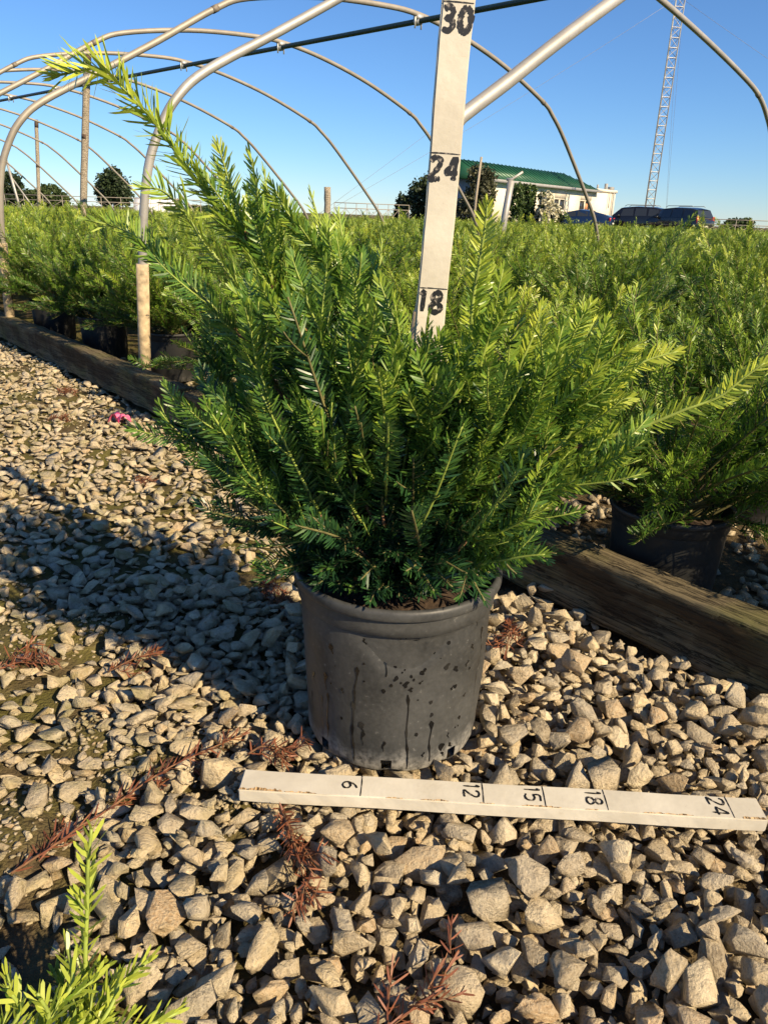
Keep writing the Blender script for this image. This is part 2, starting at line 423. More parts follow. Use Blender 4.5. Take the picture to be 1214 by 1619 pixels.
scatter(2000, near_region, .016, .030, 5, .7)
scatter(1000, near_region, .022, .056, 6, .75, blob_skip)
n_path = len(stones)
def bed_region():
    s_, t = random.uniform(.11, .9), random.uniform(-.5, 3.4); p = EP + ED * t + EN * s_; return p[0], p[1]
scatter(2300, bed_region, .022, .046, 2, .6)

def place_rock(s, lo=False):
    x, y, z, a, b, c, Rm, k = s
    V, F = (ROCKS_LO[k % 8] if lo else ROCKS[k]); return (V * (a, b, c)) @ Rm.T + (x, y, z), F
# the 300 that show largest in the photograph become stones of their own
fwv, ixv, iyv = np.array(_fw), np.array(_ix), -np.array(_iy)
def project(p):
    v = np.asarray(p, float) - (0, 0, EYE); d = v @ fwv; return 607 + 1180 * (v @ ixv) / d, 809.5 + 1180 * (v @ iyv) / d, d
score = []
for i, s in enumerate(stones[:n_path]):
    px, py, d = project(s[:3])
    if -10 < px < 1224 and 0 < py < 1635 and s[2] + s[5] * .7 > hz(s[0], s[1]) - .006: score.append((s[3] * s[4] / d / d, i))
score.sort(reverse=True); singles = {i for _, i in score[:300]}
rock_me = [mesh_np('stone', V, [F], M['stone']) for V, F in ROCKS]
for i in sorted(singles):
    x, y, z, a, b, c, Rm, k = stones[i]
    o = link('stone', rock_me[k], ground)
    m4 = Matrix.Identity(4)
    for p in range(3):
        for q in range(3): m4[p][q] = float(Rm[p][q] * (a, b, c)[q])
    m4[0][3], m4[1][3], m4[2][3] = x, y, z
    o.matrix_world = m4
Vs, Fs, As, off = [], [], [], 0
for i, s in enumerate(stones):
    if i in singles: continue
    V, F = place_rock(s, lo=(i >= n_path or s[3] < .008)); Vs.append(V); Fs.append(F + off); off += len(V); As.append(np.full(len(V), random.random()))
gravel = link('gravel', mesh_np('gravel', np.concatenate(Vs), [np.concatenate(Fs)], M['stone_mass'], False, {'rnd': np.concatenate(As)}), ground)
gravel['kind'] = 'stuff'

# ================================================================== TIMBER EDGING
def timber(t0, t1, label, dz=0., dn=0., yaw=0., seed=0):
    rg = np.random.default_rng(seed); Lh = t1 - t0; W, H = .074, .128
    prof = np.array([(-.5, 0), (-.5, .10), (-.495, .25), (-.47, .32), (-.455, .5), (-.465, .66), (-.492, .72), (-.50, .84), (-.497, .93), (-.478, .978), (-.43, .997),
                     (-.1, 1.0), (.2, .995), (.42, .985), (.48, .94), (.5, .85), (.5, .4), (.5, 0)]) * (W, H)
    n = int(Lh / .015); xs = np.linspace(0, Lh, n); m = len(prof); V = np.zeros((n, m, 3))
    ph = rg.uniform(0, 6.28, 8); edge = np.cumsum(rg.normal(0, .0007, n)); edge -= np.linspace(edge[0], edge[-1], n)
    for i, x in enumerate(xs):
        y = prof[:, 0] + .002 * np.sin(x * 5 + ph[0] + prof[:, 1] * 25) + .0018 * np.sin(x * 23 + ph[1] + prof[:, 1] * 60) + rg.normal(0, .0006, m)
        z = prof[:, 1] * (1 + .02 * np.sin(x * 3 + ph[2])) + .0012 * np.sin(x * 41 + ph[3] + prof[:, 0] * 90) + rg.normal(0, .0005, m)
        front = prof[:, 0] < -.3 * W; y = np.where(front, y + edge[i] + .004 * max(0, math.sin(x * 7 + ph[4]) - .6), y)
        V[i] = np.stack([np.full(m, x), y, z], 1)
    q = (np.arange(n - 1)[:, None] * m + np.arange(m - 1)[None]).ravel()
    F = np.stack([q, q + 1, q + m + 1, q + m], 1)
    mb = MB(); mb.add(V.reshape(-1, 3), F.tolist()); mb.add(V[0], [tuple(range(m))]); mb.add(V[-1], [tuple(range(m - 1, -1, -1))])
    p = EP + ED * t1 + EN * (W / 2 + dn)
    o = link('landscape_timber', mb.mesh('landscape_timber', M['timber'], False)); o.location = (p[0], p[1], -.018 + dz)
    o.rotation_euler = (0, 0, math.atan2(-ED[1], -ED[0]) + yaw)
    tag(o, label, 'timber', 'timbers edging the growing bed'); return o
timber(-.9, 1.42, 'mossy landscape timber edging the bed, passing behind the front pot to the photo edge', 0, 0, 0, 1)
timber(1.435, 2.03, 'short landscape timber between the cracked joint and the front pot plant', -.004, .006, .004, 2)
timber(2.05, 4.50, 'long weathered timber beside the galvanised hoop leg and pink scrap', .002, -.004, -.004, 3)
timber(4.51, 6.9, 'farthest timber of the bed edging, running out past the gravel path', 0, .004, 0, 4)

# ================================================================== YEW PLANTS
class Leaves:
    """needles of one part"""
    def __init__(s): s.V = []; s.F4 = []; s.F3 = []; s.A = []; s.n = 0
    def shoot(s, P, L=.024, step=.0030, fresh=.5, old=.2, wid=.0026, start=0., ang=58., lo=False, upb=.35, tipshort=True, face=None):
        P = resample(np.asarray(P, float), step); n = len(P)
        T = np.gradient(P, axis=0); T /= np.linalg.norm(T, axis=1)[:, None] + 1e-12
        t = np.linspace(0, 1, n); k = t >= start
        P, T, t = P[k], T[k], t[k]; n = len(P)
        if n == 0: return
        ref = np.where(np.abs(T[:, 2:3]) > .93, np.array([[1., 0, 0]]), np.array([[0, 0, 1.]]))
        n1 = np.cross(T, ref); n1 /= np.linalg.norm(n1, axis=1)[:, None]; n2 = np.cross(n1, T)
        dist = (1 - t) * (n * step / max(1e-6, 1 - start))
        psi = np.arange(n) * 2.39996 + RNG.uniform(0, 6.28) + RNG.normal(0, .35, n)
        Rd = np.cos(psi)[:, None] * n1 + np.sin(psi)[:, None] * n2
        inc = 1 - np.abs(T[:, 2:3]); Rd = Rd * np.array([1., 1, 1]) + n2 * upb * inc
        if face is not None:                                          # needles combed to both sides of the twig
            m2 = np.asarray(face, float)[None] - T * (T @ np.asarray(face, float))[:, None]; m2 /= np.linalg.norm(m2, axis=1)[:, None] + 1e-9; m1 = np.cross(T, m2)
            ps = np.where(np.arange(n) % 2, 0., math.pi) + RNG.normal(0, .30, n)
            Rd = np.cos(ps)[:, None] * m1 + (np.sin(ps) + .38)[:, None] * m2; jit = .45
        else: m2 = None; jit = 1.
        Rd /= np.linalg.norm(Rd, axis=1)[:, None] + 1e-9
        tipf = np.clip(dist / .022, 0, 1)
        al = np.radians(18 + (ang - 18) * tipf + RNG.normal(0, 9, n) * jit)
        D = T * np.cos(al)[:, None] + Rd * np.sin(al)[:, None]
        ln = L * (1 + RNG.uniform(-.25, .17, n) * jit) * (.55 + .45 * tipf if tipshort else 1.0)
        Wd = (np.cross(D, T) if m2 is None else np.cross(D, m2)) + RNG.normal(0, .38, (n, 3)); Wd -= D * (Wd * D).sum(1)[:, None]; Wd /= np.linalg.norm(Wd, axis=1)[:, None] + 1e-9
        Wd *= (wid * RNG.uniform(.8, 1.15, n) / 2)[:, None]
        Bn = (T * .12 + np.array([0, 0, .05]) + RNG.normal(0, .06, (n, 3))) * ln[:, None]      # curl
        def pt(u): return P + D * (ln * u)[:, None] + Bn * (u * u)
        if lo:
            V = np.stack([P, pt(.5) + Wd, pt(1.), pt(.5) - Wd], 1); f4 = np.array([[0, 1, 2, 3]]); f3 = None; m = 4
        else:
            V = np.stack([P + Wd * .6, P - Wd * .6, pt(.3) + Wd, pt(.3) - Wd, pt(.82) + Wd * .85, pt(.82) - Wd * .85, pt(1.)], 1)
            f4 = np.array([[0, 1, 3, 2], [2, 3, 5, 4]]); f3 = np.array([[4, 5, 6]]); m = 7
        base = s.n + np.arange(n)[:, None, None] * m
        s.F4.append((base + f4[None]).reshape(-1, 4))
        if f3 is not None: s.F3.append((base + f3[None]).reshape(-1, 3))
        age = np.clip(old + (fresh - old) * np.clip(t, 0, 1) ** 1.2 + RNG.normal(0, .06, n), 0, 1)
        s.A.append(np.repeat(age, m)); s.V.append(V.reshape(-1, 3)); s.n += n * m
    def mesh(s, name, mat, org=None):
        F = [np.concatenate(s.F4)] + ([np.concatenate(s.F3)] if s.F3 else [])
        return mesh_np(name, np.concatenate(s.V), F, mat, False, {'age': np.concatenate(s.A)}, org)

def outward(p, c):
    f = np.array([p[0] - c[0], p[1] - c[1], 0.]); f = f / (np.linalg.norm(f) + .05); return f + np.array([0, 0, .75]) + RNG.normal(0, .62, 3)

def side_shoots(P, n, lmin, lmax, t0, t1, spread=42):
    """short shoots leaving a stem path P (base -> tip)"""
    out = []; P = resample(P, .004); T = np.gradient(P, axis=0)
    for k in range(n):
        t = t0 + (t1 - t0) * (k + RNG.uniform(.1, .9)) / n; i = min(len(P) - 2, int(t * len(P))); d = unit(T[i])
        r = RNG.normal(0, 1, 3); r -= d * (r @ d); r = unit(r); a = R(spread + RNG.normal(0, 9))
        v = unit(d * math.cos(a) + r * math.sin(a) + np.array([0, 0, .12])); L = RNG.uniform(lmin, lmax) * (1.05 - .55 * t)
        q = [P[i]]; w_ = v
        for _ in range(5):
            q.append(q[-1] + w_ * L / 5); w_ = unit(w_ + d * .07 + np.array([0, 0, .05]) + RNG.normal(0, .04, 3))
        out.append((np.array(q), t))
    return out

def pot_profile(rt, rb, h):
    """outer wall, rolled rim, inner wall"""
    f = lambda z: rb + (rt - .006 - rb) * z / h
    return [(rb - .012, .004), (rb - .004, 0), (rb - .001, .0008), (rb, .003), (f(.02), .02), (f(h * .3), h * .3), (f(h * .6), h * .6), (f(h * .835), h * .835), (f(h * .838), h * .838), (f(h * .840) + .0026, h * .842), (f(h * .845) + .0030, h * .846),
            (f(h * .935) + .0034, h * .935), (f(h * .938) + .0034, h * .938), (rt + .0012, h * .942), (rt + .0024, h * .948), (rt + .0030, h * .962), (rt + .0030, h * .980), (rt + .0018, h * .993), (rt - .0006, h), (rt - .0034, h), (rt - .0060, h * .994), (rt - .0068, h * .985),
            (f(h * .9) - .004, h * .9), (f(h * .5) - .004, h * .5)]

# ---- the plant in the middle
MAIN = [
[(-0.401,1,0.841),(-0.359,0.998,0.848),(-0.339,0.997,0.845),(-0.317,0.995,0.823),(-0.288,0.991,0.796),(-0.264,0.988,0.764),(-0.239,0.984,0.731),(-0.213,0.98,0.703),(-0.191,0.977,0.679),(-0.168,0.973,0.651),(-0.144,0.969,0.615),(-0.109,0.962,0.563),(-0.059,0.949,0.462)],
[(-0.211,0.98,0.772),(-0.202,0.979,0.743),(-0.189,0.975,0.702),(-0.172,0.972,0.659)],
[(-0.168,0.95,0.763),(-0.162,0.949,0.73),(-0.158,0.948,0.689),(-0.149,0.946,0.639),(-0.13,0.943,0.58)],
[(-0.165,1.03,0.749),(-0.159,1.026,0.71),(-0.147,1.018,0.658),(-0.126,1.007,0.597)],
[(-0.146,0.97,0.73),(-0.128,0.968,0.699),(-0.101,0.965,0.664),(-0.07,0.962,0.629),(-0.05,0.958,0.593),(-0.032,0.953,0.535),(-0.018,0.944,0.439)],
[(-0.109,1.05,0.726),(-0.097,1.045,0.69),(-0.075,1.034,0.636),(-0.048,1.015,0.558)],
[(-0.07,1.02,0.7),(-0.062,1.016,0.661),(-0.044,1.007,0.607),(-0.025,0.991,0.529)],
[(-0.015,1.08,0.671),(-0.017,1.07,0.619),(-0.016,1.051,0.554),(-0.012,1.023,0.472)],
[(-0.282,0.9,0.72),(-0.257,0.9,0.717),(-0.235,0.901,0.695),(-0.216,0.903,0.666),(-0.192,0.904,0.636),(-0.165,0.907,0.598),(-0.144,0.908,0.562),(-0.112,0.912,0.501),(-0.065,0.917,0.411)],
[(-0.364,0.95,0.683),(-0.33,0.949,0.677),(-0.309,0.949,0.666),(-0.277,0.947,0.641),(-0.248,0.946,0.614),(-0.218,0.944,0.589),(-0.189,0.942,0.559),(-0.147,0.939,0.502),(-0.083,0.934,0.406)],
[(-0.251,1.02,0.535),(-0.237,1.016,0.505),(-0.22,1.009,0.467),(-0.184,0.994,0.41),(-0.112,0.969,0.339)],
[(-0.157,0.83,0.603),(-0.151,0.836,0.564),(-0.146,0.848,0.502),(-0.14,0.86,0.45),(-0.135,0.87,0.407),(-0.087,0.894,0.323)],
[(-0.188,0.78,0.497),(-0.175,0.789,0.469),(-0.157,0.808,0.424),(-0.137,0.827,0.386),(-0.085,0.868,0.317)],
[(-0.292,0.92,0.451),(-0.264,0.92,0.429),(-0.235,0.921,0.409),(-0.193,0.921,0.374),(-0.124,0.923,0.319)],
[(-0.126,0.85,0.606),(-0.11,0.855,0.568),(-0.093,0.863,0.528),(-0.085,0.871,0.488),(-0.063,0.889,0.404)],
[(-0.092,0.83,0.615),(-0.073,0.84,0.566),(-0.062,0.85,0.523),(-0.05,0.864,0.472),(-0.031,0.889,0.379)],
[(-0.024,0.8,0.614),(-0.031,0.815,0.557),(-0.043,0.832,0.507),(-0.045,0.853,0.448),(-0.026,0.887,0.355)],
[(0.003,0.86,0.615),(0.015,0.869,0.549),(0.024,0.88,0.486),(0.03,0.892,0.422),(0.019,0.91,0.33)],
[(0.041,0.84,0.598),(0.038,0.849,0.548),(0.032,0.866,0.478),(0.026,0.893,0.371)],
[(0.078,0.82,0.582),(0.075,0.837,0.513),(0.072,0.858,0.442),(0.051,0.89,0.348)],
[(0.099,0.86,0.714),(0.098,0.863,0.682),(0.095,0.867,0.646),(0.092,0.872,0.608),(0.094,0.879,0.552),(0.087,0.891,0.473),(0.059,0.906,0.368)],
[(0.12,0.8,0.623),(0.11,0.804,0.602),(0.102,0.814,0.566),(0.098,0.829,0.519),(0.101,0.847,0.464),(0.074,0.882,0.36)],
[(0.176,0.9,0.608),(0.17,0.901,0.575),(0.157,0.903,0.533),(0.144,0.907,0.471),(0.108,0.914,0.375)],
[(0.238,0.92,0.611),(0.224,0.92,0.58),(0.214,0.92,0.552),(0.203,0.921,0.51),(0.176,0.922,0.443),(0.119,0.923,0.355)],
[(0.276,0.98,0.577),(0.252,0.978,0.557),(0.227,0.973,0.516),(0.192,0.964,0.441)],
[(0.343,0.9,0.56),(0.31,0.901,0.549),(0.279,0.902,0.53),(0.254,0.904,0.511),(0.23,0.906,0.481),(0.192,0.909,0.431),(0.111,0.917,0.339)],
[(0.283,0.86,0.511),(0.251,0.863,0.503),(0.228,0.867,0.483),(0.212,0.873,0.449),(0.175,0.884,0.397)],
[(0.418,0.84,0.56),(0.397,0.843,0.539),(0.377,0.846,0.518),(0.345,0.851,0.502),(0.317,0.856,0.486),(0.284,0.863,0.469),(0.246,0.87,0.455),(0.221,0.875,0.436),(0.19,0.883,0.402),(0.126,0.899,0.338)],
[(0.273,0.8,0.466),(0.248,0.807,0.446),(0.224,0.817,0.425),(0.192,0.831,0.404),(0.13,0.865,0.339)],
[(0.182,0.78,0.402),(0.163,0.791,0.383),(0.131,0.817,0.351),(0.076,0.864,0.307)],
[(0.186,0.78,0.344),(0.165,0.79,0.336),(0.134,0.814,0.317),(0.085,0.856,0.289)],
[(0.279,0.85,0.574),(0.254,0.853,0.558),(0.23,0.858,0.531),(0.201,0.868,0.483)],
[(0.184,0.8,0.569),(0.173,0.808,0.533),(0.16,0.823,0.486),(0.131,0.852,0.406)],
[(0.05,0.78,0.548),(0.047,0.8,0.495),(0.041,0.835,0.425)],
[(-0.003,0.79,0.538),(-0.004,0.814,0.475),(-0.003,0.854,0.393)],
[(0.11,0.77,0.532),(0.107,0.791,0.478),(0.094,0.828,0.406)],
[(-0.084,0.79,0.507),(-0.072,0.812,0.451),(-0.049,0.857,0.365)],
]
BASE = np.array([.021, .925, .238])
yew = thing('potted_yew', (.021, .925, .005), 'spreading green yew in a wet-streaked black nursery pot, a white measuring stick standing in it', 'potted shrub')
ORG = yew.location

def main_pot():
    rt, rb, h = .1395, .1225, .255; prof = pot_profile(rt, rb, h); dense = []
    for (r0, z0), (r1, z1) in zip(prof[:-1], prof[1:]):
        k = max(1, int(abs(z1 - z0) / .008))
        for i in range(k): dense.append((r0 + (r1 - r0) * i / k, z0 + (z1 - z0) * i / k))
    def wall(t, z, r):
        da = math.degrees(math.atan2(math.sin(t + math.pi / 2), math.cos(t + math.pi / 2))); e = (z - .150) / .062      # da: 0 = towards the camera
        if z > .02:
            if 0 < e < 1.05:
                hw = 4 + 34 * e; q = 1 - abs(da - 9 + 6 * (1 - e)) / hw
                if q > 0: r -= .0062 * min(1, q * 2.2) * min(1, e * 2.2) * (1 if z < h * .82 else .3)
            r += .0009 * math.sin(3 * t + z * 20) + .0006 * math.sin(7 * t - z * 37)
        return r
    dense.append(prof[-1]); n = 160; V = []; m = len(dense); wall_end = max(i for i, (r, z) in enumerate(dense) if z < h * .84 and i < m * .7)
    for j in range(n):
        t = 2 * math.pi * j / n
        for i, (r, z) in enumerate(dense):
            rr = wall(t, z, r) if i <= wall_end + 2 else r; zz = z
            if z < .012 and i < 6:
                zz = z + .004 * max(0, math.sin(t * 11)) * (1 - z / .012)
            V.append((rr * math.cos(t), rr * math.sin(t), zz))
    hole = lambda j: (j % 20) in (0, 1, 2)
    lo_row = [i for i in range(wall_end) if .002 < dense[i][1] < .012]
    F = []
    for j in range(n):
        for i in range(m - 1):
            if hole(j + 3) and i in lo_row: continue
            F.append((j * m + i, ((j + 1) % n) * m + i, ((j + 1) % n) * m + i + 1, j * m + i + 1))
    mb = MB(); mb.add(V, F); o = link('pot', mb.mesh('pot', M['pot'], True), yew)
    fl = MB(); fl.lathe([(.0005, .014), (rb - .006, .014), (rb - .004, .020)], n=64); link('pot_floor', fl.mesh('pot_floor', M['pot_dark'], True), o)
    # dark runs of water on the dusty wall: (angle from camera side in degrees, height of head, length, head width)
    f = lambda z: rb + (rt - .006 - rb) * z / h; fw_ = lambda a, z: wall(a, z, f(z)) + .0007
    runs = [(-5.3,0.199,0.044,0.0067),(-22.1,0.163,0.07,0.0056),(-24.5,0.109,0.101,0.006),(-45.1,0.134,0.028,0.0053),(-43.4,0.104,0.076,0.0053),(7.7,0.128,0.122,0.0067),(23.3,0.081,0.069,0.0067),(50.2,0.229,0.023,0.0033),(57.6,0.199,0.026,0.0031),(61.0,0.17,0.086,0.002),(-19.8,0.079,0.017,0.0053),(-18.2,0.064,0.024,0.0036),(-5.0,0.053,0.018,0.0027),(32.2,0.036,0.023,0.0076),(6.8,0.149,0.011,0.0044),(9.3,0.139,0.008,0.0033),(-40.0,0.184,0.015,0.0049),(31.2,0.167,0.01,0.0049),(36.3,0.159,0.01,0.0044),(-19.1,0.206,0.009,0.0018),(-57.1,0.121,0.017,0.0031),(-49.7,0.093,0.062,0.0022),(-63.3,0.081,0.037,0.0018),(39.1,0.031,0.011,0.0031),(48.6,0.104,0.006,0.0027),(15.7,0.148,0.006,0.0018),(46.8,0.159,0.009,0.0018),(48.3,0.182,0.009,0.002),(36.3,0.129,0.008,0.0018),(20.1,0.031,0.009,0.0016),(37.2,0.05,0.011,0.0013)]
    for da, z0, ln, wd in runs:
        N = 14; Vr = []; lean = RNG.normal(0, 1.2)
        for i in range(N + 1):
            u = i / N; z = z0 - ln * u; head = math.exp(-((u - min(.45, .0045 / ln)) / min(.5, .0055 / ln)) ** 2); bead = .35 * math.exp(-((u - RNG.uniform(.35, .8)) / .05) ** 2)
            wv = wd * 1.45 * (.16 + .84 * head + bead) * min(1, u * 9 + .15) * (1 if u < .95 else .5) / 2
            for sg in (-1, 1):
                a = R(-90 + da + lean * u + .5 * math.sin(u * 9)) + sg * wv / f(z)
                rr = fw_(a, z)
                Vr.append((rr * math.cos(a), rr * math.sin(a), z))
        link('water_streak', mesh_np('water_streak', Vr, [np.array([[2 * i, 2 * i + 1, 2 * i + 3, 2 * i + 2] for i in range(N)])], M['wet'], True), o)
    for k in range(58):
        da, z = (RNG.normal(10, 10), RNG.normal(.180, .022)) if k < 40 else (RNG.uniform(-45, 50), RNG.uniform(.05, .18))
        e = (z - .150) / .062; s_ = RNG.uniform(.0008, .0030); Vr = []
        for i in range(9):
            t = 2 * math.pi * i / 9; q = s_ * RNG.uniform(.7, 1.2); a = R(-90 + da) + q * math.cos(t) / .13; zz = z + q * 1.3 * math.sin(t); Vr.append((fw_(a, zz) * math.cos(a), fw_(a, zz) * math.sin(a), zz))
        link('water_spot', mesh_np('water_spot', Vr, [np.array([[0, i, i + 1] for i in range(1, 8)])], M['wet'], True), o)
    so_ = MB(); N = 40; V = [(0, 0, .232)]; F = []
    for a in range(1, 6):
        for j in range(N):
            t = 2 * math.pi * j / N; rr = .1295 * a / 5; V.append((rr * math.cos(t), rr * math.sin(t), .232 - .006 * (a / 5) ** 2 + RNG.normal(0, .0025)))
    F += [(0, 1 + j, 1 + (j + 1) % N) for j in range(N)]
    for a in range(4): F += [(1 + a * N + j, 1 + (a + 1) * N + j, 1 + (a + 1) * N + (j + 1) % N, 1 + a * N + (j + 1) % N) for j in range(N)]
    so_.add(V, F); link('soil', so_.mesh('soil', M['soil']), yew)
main_pot()

ENV_X = [-.40, -.30, -.21, -.165, -.11, -.07, -.015, .03, .07, .10, .125, .18, .24, .34, .42]
ENV_Z = [.86, .80, .775, .76, .725, .70, .665, .60, .60, .715, .64, .615, .615, .57, .56]
def too_high(p):
    """outline of the shrub, and the gap its twigs leave in front of the measuring stick"""
    if p[2] < .275 and math.hypot(p[0] - .021, p[1] - .925) > .118: return True                  # twigs do not hang below the rim
    if p[1] < .785 and p[2] < .42: return True
    return p[2] > np.interp(p[0], ENV_X, ENV_Z) - .012 or (.005 < p[0] < .098 and p[2] > .580 and p[1] < .98) or (p[0] < -.19 and p[2] > .72 - .9 * (p[0] + .19) * -1 + .08)

def yew_branch(parent, path_bt, rbase, sub, org, needle_from, fresh, old, L=.024, mats=('stem', 'needle'), lens=(.05, .11), step=.0017):
    """path base -> tip; stem mesh with its side twigs, needles as sub-part"""
    P = catmull(path_bt, 6); n = len(P); st = MB(); kk = max(2, int(n * .42)); st.tube(P[:kk + 1], np.linspace(rbase, .0011, n)[:kk + 1], 6); gt = MB(); gt.tube(P[kk:], np.linspace(rbase, .0011, n)[kk:], 6)
    lv = Leaves(); lv.shoot(P, L, step if L < .032 else .0012, fresh, old, .0024 if L < .032 else .0036, start=needle_from, face=None if L > .032 else outward(P[-1], org) + np.array([0, -.5, 0]))
    for q, t in side_shoots(P, sub, lens[0], lens[1], max(.25, needle_from * .7), .93, 30):
        if org is ORG and too_high(q[-1]): continue
        gt.tube(q, np.linspace(.0014, .0008, len(q)), 4); fr = fresh * RNG.uniform(.7, 1.15) * (.55 + .45 * t)
        lv.shoot(q, L * .95, step, min(1, fr), old + (fr - old) * .45, .0024, face=outward(q[-1], org) + np.array([0, -.5, 0]))
    b = link('branch', st.mesh('branch', M[mats[0]], True, org), parent); tag(link('green_twigs', gt.mesh('green_twigs', M['stem_green' if fresh > .36 else 'stem_mid'], True, org), b), kind='stuff'); tag(link('needles', lv.mesh('needles', M[mats[1]], org), b), kind='stuff')
    return b

for k, path in enumerate(MAIN):
    p = np.array(path, float)[::-1]                                   # base -> tip
    b0 = BASE + np.array([RNG.normal(0, .018), RNG.normal(0, .015), 0])
    if np.linalg.norm(p[0] - b0) > .03: p = np.vstack([b0, b0 * .55 + p[0] * .45 + (0, 0, .015), p])
    else: p = np.vstack([b0, p])
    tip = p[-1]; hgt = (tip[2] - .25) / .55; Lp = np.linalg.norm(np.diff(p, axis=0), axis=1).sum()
    right = np.clip((tip[0] + .1) / .4, 0, 1)  # sunlit right side, put into the needle colour as fresher tips
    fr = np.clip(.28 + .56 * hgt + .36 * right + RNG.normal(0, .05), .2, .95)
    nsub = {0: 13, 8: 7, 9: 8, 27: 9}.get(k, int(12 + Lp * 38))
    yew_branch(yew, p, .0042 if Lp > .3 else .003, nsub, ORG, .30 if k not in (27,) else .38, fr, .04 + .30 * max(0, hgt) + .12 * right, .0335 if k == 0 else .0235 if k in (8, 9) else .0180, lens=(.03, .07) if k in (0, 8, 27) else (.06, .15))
# inner and lower growth: old shoots, inner shade painted into their dark colour, filling the vase and drooping over the rim
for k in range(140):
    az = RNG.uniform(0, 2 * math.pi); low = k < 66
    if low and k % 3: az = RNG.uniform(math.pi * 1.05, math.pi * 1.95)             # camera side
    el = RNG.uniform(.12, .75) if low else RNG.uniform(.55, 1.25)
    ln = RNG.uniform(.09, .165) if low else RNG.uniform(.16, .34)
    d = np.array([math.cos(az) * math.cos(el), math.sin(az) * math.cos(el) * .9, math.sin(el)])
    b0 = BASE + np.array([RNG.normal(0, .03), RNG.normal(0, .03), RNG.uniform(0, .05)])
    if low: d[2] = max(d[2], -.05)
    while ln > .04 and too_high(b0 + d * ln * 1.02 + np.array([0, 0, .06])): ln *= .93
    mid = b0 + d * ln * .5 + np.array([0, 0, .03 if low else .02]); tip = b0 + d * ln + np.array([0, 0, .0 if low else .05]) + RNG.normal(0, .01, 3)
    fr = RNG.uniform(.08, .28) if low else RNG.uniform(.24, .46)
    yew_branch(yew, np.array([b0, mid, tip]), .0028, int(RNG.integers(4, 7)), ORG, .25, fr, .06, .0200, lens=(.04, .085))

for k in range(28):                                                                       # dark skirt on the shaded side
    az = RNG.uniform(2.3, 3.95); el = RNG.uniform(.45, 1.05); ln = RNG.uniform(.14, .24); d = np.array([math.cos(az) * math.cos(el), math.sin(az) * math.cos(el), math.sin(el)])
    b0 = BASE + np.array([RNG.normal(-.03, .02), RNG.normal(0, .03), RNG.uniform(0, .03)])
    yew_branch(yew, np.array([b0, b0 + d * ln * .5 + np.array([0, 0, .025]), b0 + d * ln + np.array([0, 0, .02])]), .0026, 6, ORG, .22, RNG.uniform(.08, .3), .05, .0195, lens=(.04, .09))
for k in range(34):
    az = RNG.uniform(math.pi * 1.02, math.pi * 1.98) if k % 4 else RNG.uniform(0, math.pi); rr = RNG.uniform(.03, .085)
    b0 = BASE + np.array([math.cos(az) * rr * .5, math.sin(az) * rr * .5, .0]); d = np.array([math.cos(az), math.sin(az), 0]); ln = RNG.uniform(.07, .115)
    p = np.array([b0, b0 + d * ln * .4 + np.array([0, 0, .024 + RNG.uniform(0, .03)]), b0 + d * ln + np.array([0, 0, .022 + RNG.uniform(0, .05)])])
    yew_branch(yew, p, .002, 3, ORG, .15, RNG.uniform(.12, .34), .08, .0225, lens=(.03, .05))

# ---- potted yews of the bed and the field
def bed_yew(seed, lod=0):
    """local meshes: pot, soil, stems, needles"""
    global RNG
    keep = RNG; RNG = np.random.default_rng(seed)
    lv = Leaves(); st = MB(); base = np.array([0, 0, .19]); ns = 66 if lod == 0 else 30
    for k in range(ns):
        az = 2.39996 * k + RNG.normal(0, .3); u = (k + .5) / ns; el = .17 + .89 * (1 - u) + RNG.normal(0, .1)
        ln = RNG.uniform(.36, .56) * (.72 + .28 * math.sin(el)); 
        if RNG.random() < .12: ln *= 1.1
        d = np.array([math.cos(az) * math.cos(el), math.sin(az) * math.cos(el), math.sin(el)])
        b0 = base + RNG.normal(0, .02, 3) * (1, 1, .5); mid = b0 + d * ln * .5 + np.array([0, 0, .03]); tip = b0 + d * ln + np.array([0, 0, RNG.normal(.03, .03)]) + RNG.normal(0, .02, 3)
        tip[2] = max(tip[2], .26); mid[2] = max(mid[2], .235)
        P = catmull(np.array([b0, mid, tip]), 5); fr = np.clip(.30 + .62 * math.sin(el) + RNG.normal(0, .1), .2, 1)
        if lod == 0:
            st.tube(P, np.linspace(.0035, .001, len(P)), 4); lv.shoot(P, .021, .0030, fr, .15, .0034, .34, face=outward(P[-1], (0, 0)))
            for q, t in side_shoots(P, 10, .07, .16, .25, .95, 34):
                if q[-1, 2] < .225 and math.hypot(q[-1, 0], q[-1, 1]) > .11: continue
                st.tube(q, np.linspace(.0013, .0008, len(q)), 3); f2 = min(1, fr * (.5 + .55 * t)); lv.shoot(q, .0205, .0032, f2, f2 * .4, .0032, face=outward(q[-1], (0, 0)))
        else:
            lv.shoot(P, .05, .020, fr, .2, .016, .4, lo=True)
            for q, t in side_shoots(P, 4, .08, .15, .35, .95): f2 = min(1, fr * (.5 + .55 * t)); lv.shoot(q, .05, .024, f2, f2 * .5, .016, lo=True)
    RNG = keep; return st, lv
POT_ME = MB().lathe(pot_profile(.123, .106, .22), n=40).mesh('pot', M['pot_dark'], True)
SOIL_ME = MB().lathe([(.0004, .197), (.112, .192)], n=32).mesh('soil', M['soil'])
VAR = []
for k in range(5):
    st, lv = bed_yew(300 + k); VAR.append((st.mesh('branches', M['stem_mid'], True), lv.mesh('needles', M['needle_far'])))

